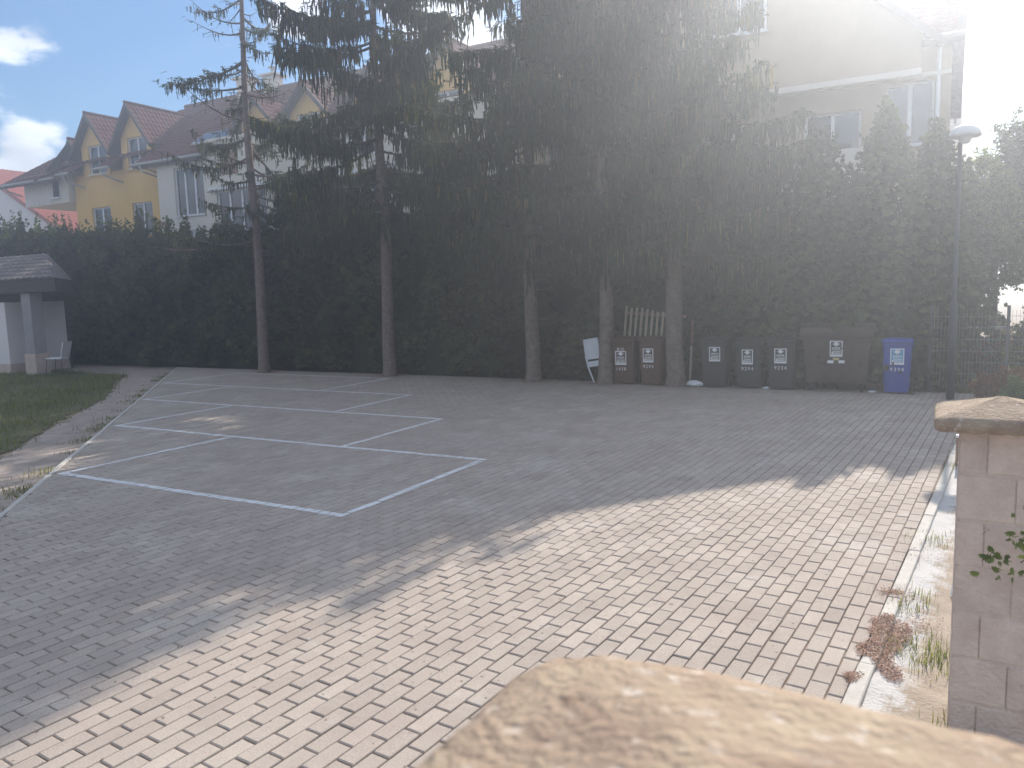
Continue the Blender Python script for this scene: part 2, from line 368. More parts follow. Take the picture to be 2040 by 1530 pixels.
# white bay lines: paint laid on the paver tops, open over the joints
lines = []
def bay_line(name_rects):
    b = MB()
    for rect in name_rects:
        x0, y0, x1, y1, w = rect; dx, dy = x1 - x0, y1 - y0; L = math.hypot(dx, dy); nx_, ny_ = -dy / L * w / 2, dx / L * w / 2
        poly = [(x0 - nx_, y0 - ny_), (x1 - nx_, y1 - ny_), (x1 + nx_, y1 + ny_), (x0 + nx_, y0 + ny_)]
        hs = halves(poly); mnx = min(q[0] for q in poly) - .15; mxx = max(q[0] for q in poly) + .15; mny = min(q[1] for q in poly) - .15; mxy = max(q[1] for q in poly) + .15
        for (d_, cx, cy, dz, p) in pavers:
            if not (mnx < cx < mxx and mny < cy < mxy): continue
            c = p
            for h in hs:
                hh = (h[0] + random.gauss(0, .003), h[1] + random.gauss(0, .003), h[2], h[3])
                c = clip(c, hh)
                if len(c) < 3: break
            if len(c) >= 3 and area(c) > 1e-5:
                b.add([(q[0], q[1], dz + .002) for q in c], [tuple(range(len(c)))])
        # paint that ran into the joints
        b.add([(q[0] * 1, q[1] * 1, -.0075) for q in poly], [(0, 1, 2, 3)])
    return b
W_ = .085
bays = [(-8.9, -4.6, 5.17, 7.62), (-11.5, -6.77, 7.64, 9.97), (-14.05, -8.98, 9.97, 12.2), (-16.4, -11.35, 12.2, 14.5)]
for i, (x0, x1, y0, y1) in enumerate(bays):
    lx1 = x1 if i == 0 else bays[i - 1][1]
    b = bay_line([(x0, y0, lx1 if i else x1, y0, W_)]); b.build('painted_bay_line', M_paint, kind='structure')
    b = bay_line([(x0 + .04, y0 + .05, x0 + .06, y1 - .05, W_ * .95)]); b.build('painted_bay_line', M_paint, kind='structure')
    b = bay_line([(x1 - .03, y0 + .05, x1 - .03, y1 - .05, W_ * .95)]); b.build('painted_bay_line', M_paint, kind='structure')
b = bay_line([(-16.4, 14.5, -11.35, 14.5, W_)]); b.build('painted_bay_line', M_paint, kind='structure')

# kerbs
ke = MB(); ke.add([(0, 0, 0)], []); 
kerb = MB()
kd = (math.sin(R(4.7)), math.cos(R(4.7)))
kerb.box(-.02, .0, -.02, 0, -.09, -.08); ko = kerb.build('kerb', M_joint, kind='structure')
t = -5.2
while t < 11.3:
    L = 1.0 if t > -4 else .8
    x0 = -.333 + kd[0] * t + .004; y0 = 3.77 + kd[1] * t
    w = .075; s = MB(); s.bbox(0, w, 0, L - .008, -.08, .008 + random.gauss(0, .002), .006)
    q = s.build('kerb_stone', M_kerb, ko, loc=(x0, y0, 0)); q.rotation_euler.z = -R(4.7 + random.gauss(0, .15)); t += L
t = 0; ldx, ldy = -19.83 + 1.9, 15.35 + 1.5; LL = math.hypot(ldx, ldy); la = math.atan2(ldy, ldx)
while t < LL - .1:
    s = MB(); s.bbox(0, min(1.0, LL - t) - .006, 0.004, .064, -.08, .004 + random.gauss(0, .002), .006)
    q = s.build('kerb_stone', M_kerb, ko, loc=(-1.9 + ldx / LL * t, -1.5 + ldy / LL * t, 0)); q.rotation_euler.z = la; t += 1.0

# sand and lime verge on the right, with its own relief
vv = []; vf = []; vt = []
NX, NY = 46, 240
for j in range(NY):
    Y = 0 + 15.5 * j / (NY - 1)
    xk = -.31 + (Y - 3.77) * .0822 + .082
    for i in range(NX):
        u = i / (NX - 1); X = xk - .03 + u * (.62 + .09 * Y)
        z = -.028 + .014 * hnoise(X, Y, 3.1) + .006 * random.random() + .012 * u
        vv.append((X, Y, z))
for j in range(NY - 1):
    for i in range(NX - 1):
        vf.append((j * NX + i, j * NX + i + 1, (j + 1) * NX + i + 1, (j + 1) * NX + i)); Y = 15.5 * j / NY
        d = (i / NX) * (.62 + .09 * Y)
        wob = .07 + .09 * (1 + hnoise(Y, 3, 1.3)) * .8 + .28 * max(0, min(1, (3.3 - Y) / .8))
        vt.append(max(0, min(1, .5 + (wob - d) * 2.2)))
big_mesh('sandy_verge', vv, vf, M_verge, tone=vt, kind='structure')

# pale slab walk right of the pier line
sw = MB(); sw.box(.52, 1.9, -1.4, 12.2, -.073, -.02); swo = sw.build('sidewalk', M_joint, kind='structure')
for j in range(27):
    for i in range(2):
        s = MB(); s.bbox(.54 + i * .66, .54 + i * .66 + .65, -1.38 + j * .5, -1.38 + j * .5 + .494, -.05, .01 + random.gauss(0, .002), .005); s.build('slab', M_kerb, swo)

# dirt path and lawn on the left
def sheet(name, poly, z, m, sub=1, kind='structure'):
    b = MB(); b.add([(x, y, z) for x, y in poly], [tuple(range(len(poly)))]); return b.build(name, m, kind=kind)
path_px = [(0, 1035), (357, 731), (250, 737), (245, 748), (205, 790), (110, 838), (0, 905)]
e0 = (-5.2, 1.75); 
def ragged(poly, amp=.09, step=.22):
    o_ = []
    for i in range(len(poly)):
        a = poly[i]; b = poly[(i + 1) % len(poly)]; L = math.hypot(b[0] - a[0], b[1] - a[1]); k = max(1, int(min(L, 14) / step))
        for q in range(k):
            t = q / k; x = a[0] + (b[0] - a[0]) * t; y = a[1] + (b[1] - a[1]) * t
            w_ = amp * (float(hnoise(x * 2.2, y * 2.2)) + .5 * random.uniform(-1, 1)); nx_, ny_ = -(b[1] - a[1]) / L, (b[0] - a[0]) / L; o_.append((x + nx_ * w_, y + ny_ * w_))
    return o_
sheet('dirt_path', [e0, (-7.58, 3.78), (-19.95, 15.37), (-27, 15.6), (-27, 13.9), G(250, 744), G(205, 790), G(110, 840), G(0, 905), (-12.5, 1.75)], -.068, M_dirt)
lawn_poly = [G(250, 742), G(205, 788), G(110, 838), G(0, 903), (-14, 3), (-40, 3), (-40, 14.0), (-26, 14.0)]
sheet('lawn', ragged(lawn_poly, .16), -.062, M_lawn)

def inside(poly, x, y):
    r = False; n = len(poly); j = n - 1
    for i in range(n):
        if (poly[i][1] > y) != (poly[j][1] > y) and x < (poly[j][0] - poly[i][0]) * (y - poly[i][1]) / (poly[j][1] - poly[i][1]) + poly[i][0]: r = not r
        j = i
    return r
blade_v = np.array([(-.5, 0, 0), (.5, 0, 0), (.3, .12, .55), (-.3, .12, .55), (0, .45, 1)]); blade_f = np.array([(0, 1, 2), (0, 2, 3), (3, 2, 4)])
def blades(pts, hmin, hmax, w, name, m, **k):
    pts = np.array(pts); n = len(pts)
    rot = rotz(rng.uniform(0, 6.28, n)) @ rotx(rng.normal(0, .25, n)); h = rng.uniform(hmin, hmax, n)
    v, f = scatter(blade_v, blade_f, pts, rot, np.stack([np.full(n, w) * rng.uniform(.6, 1.4, n), h, h], -1))
    return big_mesh(name, v, f, m, tone=np.repeat(rng.random(n), 3), kind='stuff', **k)
pts = []
while len(pts) < 34000:
    x = random.uniform(-30, -10); y = random.uniform(4, 14.2)
    x2 = x + random.gauss(0, .12); y2 = y + random.gauss(0, .12)
    if inside(lawn_poly, x2, y2):
        dens = .5 + .6 * float(hnoise(x, y, 1.1)) + .2 * float(hnoise(x, y, 4))
        if random.random() < dens: pts.append((x, y, -.06))
o = blades(pts, .04, .13, .012, 'lawn_grass', M_grass); o['label'] = 'patchy green grass beside the dirt path'
# weeds along the left kerb, the right verge
pts = []
for k in range(5200):
    t = random.uniform(.22, .95); a = abs(random.gauss(0, .16)) + .07
    if hnoise(t * 21, 2, 1, 4) + .5 * hnoise(t * 83, 5, 1) < random.gauss(.12, .12): continue
    x = -1.9 + ldx * t - a * .72; y = -1.5 + ldy * t - a * .7; pts.append((x, y, -.06))
o = blades(pts, .02, .075, .009, 'kerb_weeds', M_grass); o['label'] = 'low weeds growing along the left kerb'
pts = []
for (px, py, r, n) in [(1840, 1290, .10, 420), (1880, 1320, .08, 300), (1850, 1075, .10, 260), (1830, 1190, .08, 160), (1900, 930, .08, 200), (1950, 1455, .1, 350), (1800, 1210, .05, 60)]:
    gx, gy = G(px, py)
    for _ in range(n): pts.append((gx + random.gauss(0, r), gy + random.gauss(0, r * 1.1), -.02))
pts = pts[::2]
o = blades(pts, .02, .07, .005, 'verge_weeds', M_grass); o['label'] = 'thin green weeds on the sandy strip beside the pier'
# brown litter
flake_v = np.array([(-.5, -.3, 0), (.5, -.3, .1), (.5, .3, 0), (-.5, .3, .15)]); flake_f = np.array([(0, 1, 2, 3)])
pts = []
for (px, py, rx, ry, n) in [(1778, 1182, .04, .03, 400), (1790, 1185, .07, .1, 380), (1835, 1240, .05, .08, 300), (1830, 1100, .08, .15, 250), (1600, 1050, .2, .25, 70), (1560, 1050, .15, .1, 60)]:
    gx, gy = G(px, py)
    for _ in range(n):
        x = gx + random.gauss(0, rx); y = gy + random.gauss(0, ry); xk = -.31 + (y - 3.77) * .0822
        pts.append((x, y, (.006 if x < xk + .07 else -.016) + random.random() * .012))
for poly_px, cnt in (([(1738, 1236), (1770, 1225), (1812, 1240), (1818, 1262), (1795, 1290), (1772, 1300), (1797, 1335), (1790, 1358), (1765, 1345), (1735, 1312), (1708, 1304), (1706, 1288), (1730, 1280)], 6500), ([(1682, 1345), (1716, 1343), (1714, 1362), (1690, 1367)], 700)):
    pl = [G(*q) for q in poly_px]; mnx, mxx = min(q[0] for q in pl), max(q[0] for q in pl); mny, mxy = min(q[1] for q in pl), max(q[1] for q in pl); c_ = 0
    while c_ < cnt:
        x = random.uniform(mnx, mxx); y = random.uniform(mny, mxy)
        if not inside(pl, x + .018 * float(hnoise(x * 30, y * 30)), y + .02 * float(hnoise(y * 25, x * 25, 1, 2))): continue
        c_ += 1; x += random.gauss(0, .008); y += random.gauss(0, .01); xk = -.31 + (y - 3.77) * .0822
        pts.append((x, y, (.005 if x < xk + .06 else -.014) + random.random() ** 2 * .014))
for k in range(1500):   # along the kerb joint
    y = random.uniform(1.5, 11); xk = -.31 + (y - 3.77) * .0822; pts.append((xk - .004 + random.gauss(0, .012), y, .004))
for k in range(420):
    x = random.uniform(-9, .3); y = random.uniform(1, 14.5); pts.append((x, y, .005))
n = len(pts); pts = np.array(pts); s = rng.uniform(.004, .009, n)
v, f = scatter(flake_v, flake_f, pts, rotz(rng.uniform(0, 6.28, n)) @ rotx(rng.normal(0, .5, n)), np.stack([s, s, s], -1))
o = big_mesh('leaf_litter', v, f, M_litter, tone=rng.random(n), kind='stuff'); o['label'] = 'dry brown petals and scales scattered by the kerb'
# needle litter round the tree feet
pts = []
for tx in (-15.72, -11.71, -7.76, -6.04, -4.56):
    for _ in range(900):
        a = random.uniform(0, 6.28); r = abs(random.gauss(0, .42)); pts.append((tx + math.cos(a) * r * 1.3, 14.95 + math.sin(a) * r * .7, .004))
for _ in range(2500): pts.append((random.uniform(-19, .4), 15.25 - abs(random.gauss(0, .12)), .004))
n = len(pts); pts = np.array(pts); s = rng.uniform(.012, .035, n)
v, f = scatter(flake_v, flake_f, pts, rotz(rng.uniform(0, 6.28, n)), np.stack([s, s * .6, s], -1))
o = big_mesh('needle_litter', v, f, M_litter, tone=rng.random(n), kind='stuff'); o['label'] = 'reddish needle litter along the foot of the hedge'

# ------------------------------------------------------------------ piers
def pier(name, label, x0, y0, w, zcap, bw, capt=.055, apex=.07, course=.2, round_n=16):
    t = thing(name, label, 'pier', (x0 + w / 2, y0 + w / 2, 0), 0)
    h = w / 2; c = MB()
    K = 56; pw = 2 / round_n
    def ring(k_, z, nz=0):
        o_ = []
        for i in range(K):
            a = 2 * math.pi * (i + .5) / K; ca, sa = math.cos(a), math.sin(a)
            x_ = math.copysign(abs(ca) ** pw, ca) * h * k_; y_ = math.copysign(abs(sa) ** pw, sa) * h * k_
            w_ = nz * (random.random() - .5) + nz * .8 * float(hnoise(x_ * 9, y_ * 9, 1)); o_.append((x_ * (1 + w_ * .6), y_ * (1 + w_ * .6), z + w_ * .5))
        return o_
    rings = [ring(.955, zcap - capt, .004), ring(.995, zcap - capt + .008, .008), ring(1.0, zcap - capt * .5, .010), ring(.995, zcap - .012, .010), ring(.975, zcap - .003, .008)]
    for q in range(1, 12): rings.append(ring(.975 * (1 - q / 12), zcap + apex * q / 12, .006))
    rings.append(ring(.004, zcap + apex)); c.loft(rings); c.build('cap', M_stone, t, smooth=True)
    b = bw / 2; core = MB(); core.box(-b + .006, b - .006, -b + .006, b - .006, -.07, zcap - capt); core.build('core', M_block, t)
    z = -.05; k = 0
    while z < zcap - capt - .03:
        z1 = min(z + course - .008, zcap - capt - .004)
        split = b * (.35 if k % 2 else -.35)
        for (xa, xb) in ((-b, split - .003), (split + .003, b)):
            q = MB(); K2 = 4
            for (face) in range(1):
                q.bbox(xa, xb, -b + random.uniform(0, .004), b, z, z1, .007)
            q.build('block', M_block, t)
        z += course; k += 1
    return t
pier('gate_pier', 'pinkish block pier with sandstone cap at the right edge', .0, 3.56, .50, 1.39, .30)
pier('near_pier', 'blurred sandstone pier cap close to the viewer at the bottom', -.315, .16, .47, 1.625, .32, apex=.045, capt=.04, round_n=6)
pier('garden_pier', 'small distant brick pier with pale cap behind the wire fence', 1.05, 19.8, .34, 1.06, .26)
# short post with white cap, and white rod by the gate pier
bx_, by_ = G(1908, 925)
t = thing('bollard', 'short dark bollard with white top beyond the gate pier', 'bollard', (bx_, by_, 0))
MB().bbox(-.024, .024, -.024, .024, -.07, .29, .003).build('shaft', M_wood, t); MB().bbox(-.028, .028, -.028, .028, .29, .32, .004).build('post_cap', M_plast_w, t)
t = tag(MB().tube([(0.0, 0, 0), (.02, .04, .11)], .009, 6).build('rod', M_plast_w, loc=(*G(1896, 1180), -.02)), 'short white rod leaning on the pier foot', 'rod')

# ------------------------------------------------------------------ spruces
def strand_template(seg=4):
    vs, fs = [], []
    for b in range(2):
        ax = (1, 0) if b == 0 else (0, 1); o = len(vs); 
        for k in range(seg + 1):
            t = k / seg; w = [.55, 1.0, .8, .95, .12][k] * (1 - .25 * t); j = [(0, .25), (-.15, .1), (.2, -.1), (-.1, .2), (0, 0)][k]
            vs.append((ax[0] * (-w + j[0]) + .2 * j[1], ax[1] * (-w + j[0]), -t)); vs.append((ax[0] * (w + j[1]), ax[1] * (w + j[1]) + .2 * j[0], -t - .03))
        for k in range(seg): fs.append((o + 2 * k, o + 2 * k + 1, o + 2 * k + 3, o + 2 * k + 2))
    return np.array(vs), np.array(fs)
SV, SF = strand_template()
# needle spray: short pointed blades along a twig axis (X), used on top of the branches
def spray_template():
    vs, fs = [], []
    for k in range(6):
        a = k * 2.4; c, s = math.cos(a), math.sin(a); x0 = k * .12; o = len(vs)
        vs += [(x0, 0, -.04), (x0 + .1, .0, .04), (x0 + .38, c * .28, s * .22 + .05), (x0 + .3, c * .22, s * .18 - .02)]; fs.append((o, o + 1, o + 2, o + 3))
    return np.array(vs), np.array(fs)
PV, PF = spray_template()

def spruce(X, Y, h, z0, z1, rfun, nbr, dens, label, base_r, sides=None, tan=.18, bare=0.0, lat=1.0, seed=0, slen=(.16, .5), sw=1.0, wild=0.0):
    rnd = random.Random(seed); t = thing('spruce_tree', label, 'tree', (X, Y, 0), 0, 'spruces along the hedge')
    tr = MB(); n = 16; pts = []; rad = []
    for k in range(n + 1):
        z = -.07 + h * k / n; pts.append((.03 * math.sin(z * .9 + seed), .03 * math.cos(z * .7 + seed), z)); rad.append(base_r * ((1 - z / (h * 1.03)) ** .8) * (1.22 if k == 0 else 1) + .01)
    # finer trunk near the ground with flare
    pts = [(0, 0, -.07), (0, 0, .05), (0, 0, .25)] + pts[1:]; rad = [base_r * 1.4, base_r * 1.25, base_r * 1.07] + rad[1:]
    tr.tube(pts, rad, 14); 
    # old branch stubs
    for k in range(int(z0 * 5)):
        z = rnd.uniform(.8, z0 + .5); a = rnd.uniform(0, 6.28); L = rnd.uniform(.05, .22)
        r0 = base_r * .8; tr.tube([(math.cos(a) * r0 * .8, math.sin(a) * r0 * .8, z), (math.cos(a) * (r0 + L), math.sin(a) * (r0 + L), z - .03 * rnd.random())], [.014, .006], 5)
    tr.build('trunk', M_bark, t, smooth=True)
    br = MB(); sp = []; sl = []; pp = []; pr = []
    for k in range(nbr):
        z = z0 + (z1 - z0) * ((k + rnd.random()) / nbr); a = rnd.uniform(0, 6.28)
        if sides and rnd.random() < .8: 
            a = rnd.choice(sides) + rnd.gauss(0, .45)
        L = rfun(z, a) * rnd.uniform(.72 - wild * .4, 1.1)
        if L < .3: continue
        dr = rnd.uniform(.25 - wild * .3, .5 + wild * .35); up = rnd.uniform(.12, .34 + wild * .2); m = 9; P = []
        for q in range(m + 1):
            u = q / m; aa = a + .12 * math.sin(u * 3 + k); P.append(np.array([math.cos(aa) * L * u, math.sin(aa) * L * u, z + L * (-dr * u * (1.15 - u * .2) + up * u * u * 1.3)]))
        br.tube(P, [max(.005, (.012 + .011 * L) * (1 - q / m * .85)) for q in range(m + 1)], 5)
        is_bare = rnd.random() < bare
        dl = dens * (.12 if is_bare else 1.0)
        # laterals
        nl = int(L / .17)
        segs = [(P, L, 1.0)]
        for q in range(nl):
            u = (.14 if not bare else .3) + .84 * (q + rnd.random()) / nl; i0 = min(m - 1, int(u * m)); fr = u * m - i0; b = P[i0] * (1 - fr) + P[i0 + 1] * fr
            for sd in (-1, 1):
                if rnd.random() > .85: continue
                ll = (.25 + .62 * math.sin(math.pi * min(1, u * 1.02)) * .8) * lat * rnd.uniform(.5, 1.2) * min(1, L / 1.6)
                la_ = a + sd * rnd.uniform(.7, 1.2); e = b + np.array([math.cos(la_) * ll, math.sin(la_) * ll, -ll * rnd.uniform(.05, .45)])
                mid = (b + e) / 2 + np.array([0, 0, ll * .07])
                br.tube([b, mid, e], [.006, .005, .003], 3, cap=False)
                segs.append(([b, mid, e], ll, .8))
        for (Q, ll, wgt) in segs:
            ns = int(ll / .042 * dl * wgt + rnd.random())
            for _ in range(ns):
                u = rnd.random() ** .8 * (len(Q) - 1) * .999
                if Q is P and u / (len(Q) - 1) < .1: continue
                i0 = int(u); fr = u - i0; b = Q[i0] * (1 - fr) + Q[i0 + 1] * fr
                sp.append(b + np.array([rnd.gauss(0, .012), rnd.gauss(0, .012), 0])); sl.append(rnd.uniform(*slen) * (1.25 if rnd.random() < .2 else .85))
            for _ in range(int(ll / .05 * dl * .55)):
                u = rnd.random() * (len(Q) - 1) * .999; i0 = int(u); fr = u - i0; b = Q[i0] * (1 - fr) + Q[i0 + 1] * fr; d = Q[i0 + 1] - Q[i0]
                pp.append(b); pr.append(math.atan2(d[1], d[0]) + rnd.gauss(0, .5))
    br.build('branches', M_twig, t, kind='stuff')
    sp = np.array(sp); sl = np.array(sl); n = len(sp)
    rot = rotz(rng.uniform(0, 6.28, n)) @ rotx(rng.normal(0, .13, n)); w = rng.uniform(.010, .023, n) * sw
    dry = rng.random(n) < tan  # random strands that get the tan painted-light tint
    for mask, mm, nm in ((~dry, M_spruce, 'foliage'), (dry, M_spruce_tan, 'light_tint_foliage')):
        if mask.sum() == 0: continue
        v, f = scatter(SV, SF, sp[mask], rot[mask], np.stack([w, w, sl * (.8 if nm == 'light_tint_foliage' else 1)], -1)[mask]); tone = np.repeat(rng.random(mask.sum()), len(SF))
        if nm == 'foliage' and len(pp):
            q = np.array(pp); nn = len(q); r2 = rotz(np.array(pr)) @ rotx(rng.uniform(-.8, .8, nn)); s2 = rng.uniform(.10, .2, nn)
            v2, f2 = scatter(PV, PF, q, r2, np.stack([s2, s2, s2], -1)); f2 = f2 + len(v); v = np.concatenate([v, v2]); f = np.concatenate([f, f2]); tone = np.concatenate([tone, np.repeat(rng.random(nn), len(PF))])
        big_mesh(nm, v, f, mm, parent=t, tone=tone, kind='stuff')
    return t, n
tot = 0
PI = math.pi
def r1(z, a):   # sparse one, longer limbs to the left
    return (2.5 if math.cos(a) < 0 else 1.7) * max(.25, 1 - max(0, z - 4) / 13)
_, n = spruce(-15.72, 14.81, 11.9, 3.3, 11.6, r1, 80, .8, 'sparse thin spruce with bare lower limbs, leftmost of the row', .135, tan=.25, bare=.4, lat=.7, seed=5, slen=(.06, .26), sw=.7, wild=.8); tot += n
def r2(z, a): return (2.9 - .15 * abs(z - 5.5)) * (1.0 if math.cos(a) < 0 else .85) * (1 if z < 9 else max(.3, 1 - (z - 9) / 6))
_, n = spruce(-11.71, 15.05, 12.2, 3.5, 11.9, r2, 72, .95, 'layered dark spruce standing second from the left, by the last bay', .15, tan=.2, seed=11, lat=1.0); tot += n
def r3(z, a): return (2.5 - .1 * abs(z - 5)) * (1 if z < 9 else max(.3, 1 - (z - 9) / 6))
_, n = spruce(-7.76, 15.05, 12.2, 2.7, 11.9, r3, 80, .95, 'dense spruce standing alone right of the painted bays', .155, tan=.2, seed=21, lat=1.05); tot += n
def r4(z, a): return (2.2 - .1 * abs(z - 5)) * (1 if z < 9 else max(.3, 1 - (z - 9) / 6))
_, n = spruce(-6.04, 15.0, 11.9, 3.3, 11.7, r4, 68, .9, 'spruce beside the broken white chair and brown bins', .15, tan=.2, seed=31, lat=1.0); tot += n
def r5(z, a): return (2.25 if math.cos(a) < 0 else (2.4 if z < 6 else (1.55 if z < 7.4 else 1.25))) * (1 if z < 9 else max(.3, 1 - (z - 9) / 6))
_, n = spruce(-4.56, 15.05, 11.9, 2.5, 11.7, r5, 84, .95, 'thick spruce trunk between the brown and black bins, rightmost', .17, tan=.2, seed=41, lat=1.0); tot += n
print('strands', tot)

# ------------------------------------------------------------------ thuja hedge and other foliage
def fan_template():
    vs, fs = [], []
    for k, a in enumerate((-1.0, -.55, -.15, .25, .65, 1.05)):
        L = 1 - .3 * abs(a); c, s = math.sin(a), math.cos(a); w = .13; zo = .06 * (k % 2)
        o = len(vs); vs += [(0, 0, 0), (c * L * .6 - s * w, zo, s * L * .6 + c * w), (c * L, zo * 2, s * L), (c * L * .6 + s * w, -zo, s * L * .6 - c * w)]; fs.append((o, o + 1, o + 2, o + 3))
    return np.array(vs), np.array(fs)
FV, FF = fan_template()
LV = np.array([(0, 0, 0), (.35, -.28, .05), (1, 0, -.05), (.35, .28, .05)]); LF = np.array([(0, 1, 2, 3)])
def cluster_template():
    vs, fs = [], []; r_ = random.Random(5)
    for k in range(7):
        R_ = np.array(Matrix.Rotation(r_.uniform(0, 6.28), 3, 'Z') @ Matrix.Rotation(r_.uniform(-1.0, .6), 3, 'Y')); off = np.array([r_.uniform(-.4, .4) for _ in range(3)])
        o = len(vs); vs += list((LV * .7) @ R_.T + off); fs += [tuple(i + o for i in LF[0])]
    return np.array(vs), np.array(fs)
CV, CF = cluster_template()

def hedge_height(x):
    base = np.interp(x, [-36, -30, -24, -20, -17, -13, -10, -6, -3.5], [4.55, 4.3, 3.85, 3.6, 3.7, 3.8, 4.0, 4.1, 4.3])
    return base + .16 * np.sin(x * 5.1) + .13 * np.sin(x * 8.3 + 1) + .12 * np.sin(x * 2.3)
t = thing('hedge', 'long dark clipped-free thuja hedge running behind the parking bays', 'hedge', (0, 0, 0)); t['label'] = 'long tall dark thuja hedge running behind the spruces'
core = MB()  # dark backing core added inside the hedge to block light
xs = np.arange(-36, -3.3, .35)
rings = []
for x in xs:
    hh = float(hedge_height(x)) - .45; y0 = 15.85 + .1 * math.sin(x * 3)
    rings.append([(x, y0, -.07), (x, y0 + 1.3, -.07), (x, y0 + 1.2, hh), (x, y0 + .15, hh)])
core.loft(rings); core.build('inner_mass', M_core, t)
n = 44000
x = rng.uniform(-36, -3.3, n); H_ = hedge_height(x); z = H_ * rng.uniform(0, 1, n) ** .9; top = rng.random(n) < .16
z = np.where(top, H_ - np.abs(rng.normal(0, .2, n)) + .05, z)
fr = 15.66 + .17 * np.sin(x * 5.1 + z) + .16 * np.sin(x * 2.7 - z * 2.1) + .12 * np.sin(z * 5 + x) + .1 * np.sin(z * 9 - x * 6)
y = fr + np.abs(rng.normal(0, .13, n)); y = np.where(top, 15.7 + rng.uniform(0, 1.4, n), y)
s = rng.uniform(.09, .21, n)
rot = rotz(rng.uniform(-1.3, 1.3, n)) @ rotx(rng.normal(.15, .4, n)) @ np.transpose(rotz(rng.normal(0, .01, n)), (0, 2, 1))
v, f = scatter(FV, FF, np.stack([x, y, z], -1), rot, np.stack([s, s, s], -1))
big_mesh('foliage', v, f, M_thuja, parent=t, tone=np.repeat(rng.random(n) * .8 + .1 * (1 + np.sin(x * 1.1 + z)), len(FF)), kind='stuff')
# leading shoots poking above the hedge top
n = 620; cx = np.where(rng.random(n) < .45, rng.uniform(-34, -20, n), rng.uniform(-36, -4, n)); hh = hedge_height(cx); H2 = rng.uniform(.15, .85, n) ** 1.3 * np.where(cx < -20, 1.25, .9); P_ = []; S_ = []
for i in range(n):
    k = int(10 + H2[i] * 26)
    for q in range(k):
        u = random.random(); rr = .13 * (1 - u) + .02; a = random.uniform(0, 6.28); P_.append((cx[i] + math.cos(a) * rr, 16.1 + math.sin(cx[i] * 7) * .4 + math.sin(a) * rr, hh[i] - .2 + u * (H2[i] + .15))); S_.append(.06 + .08 * (1 - u))
n = len(P_); s = np.array(S_); rot = rotz(rng.uniform(0, 6.28, n)) @ rotx(rng.normal(0, .3, n))
v, f = scatter(FV, FF, np.array(P_), rot, np.stack([s, s, s], -1))
big_mesh('shoots', v, f, M_thuja_tip, parent=t, tone=np.repeat(rng.random(n), len(FF)), kind='stuff')

def cone_tree(X, Y, r, h, label, nf, group='tall thujas at the right end of the hedge'):
    t = thing('thuja_tree', label, 'tree', (X, Y, 0), 0, group)
    MB().tube([(0, 0, -.07), (0, 0, h * .9)], [.09, .015], 7).build('trunk', M_bark, t)
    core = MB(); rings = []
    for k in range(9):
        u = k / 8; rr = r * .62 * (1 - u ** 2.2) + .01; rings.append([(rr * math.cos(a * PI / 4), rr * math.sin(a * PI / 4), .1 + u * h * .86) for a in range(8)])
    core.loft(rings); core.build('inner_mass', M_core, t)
    u = rng.random(nf) ** .85; a = rng.uniform(0, 6.28, nf); lump = 1 + .16 * np.sin(a * 3 + u * 9 + X) + .1 * np.sin(a * 7 - u * 14)
    rr = r * (1 - u ** 2.4) ** .8 * lump * rng.uniform(.66, 1.22, nf) + .03 + .12 * rng.random(nf) * (rng.random(nf) < .3); z = .05 + u * h * (1 + .07 * np.sin(a * 2 + X * 3)) + .1 * rng.normal(0, 1, nf)
    s = rng.uniform(.08, .19, nf) * (1 - .3 * u); rot = rotz(a + PI / 2 + rng.normal(0, .6, nf)) @ rotx(rng.normal(-.2, .4, nf))
    v, f = scatter(FV, FF, np.stack([rr * np.cos(a), rr * np.sin(a), z], -1), rot, np.stack([s, s, s], -1))
    big_mesh('foliage', v, f, M_thuja, parent=t, tone=np.repeat(rng.random(nf), len(FF)), kind='stuff')
    return t
cone_tree(-3.25, 16.2, .95, 4.5, 'broad thuja rising behind the leftmost black bins', 5200)
cone_tree(-2.1, 16.3, 1.05, 4.5, 'broad thuja behind the large dark container', 5200)
cone_tree(-.95, 16.2, 1.0, 4.75, 'tallest pointed thuja behind the blue bin', 5200)
cone_tree(-.1, 16.3, .8, 4.4, 'slim thuja just left of the lamp post', 3600)
cone_tree(.35, 17.6, .55, 3.9, 'thuja directly behind the lamp post', 2600)

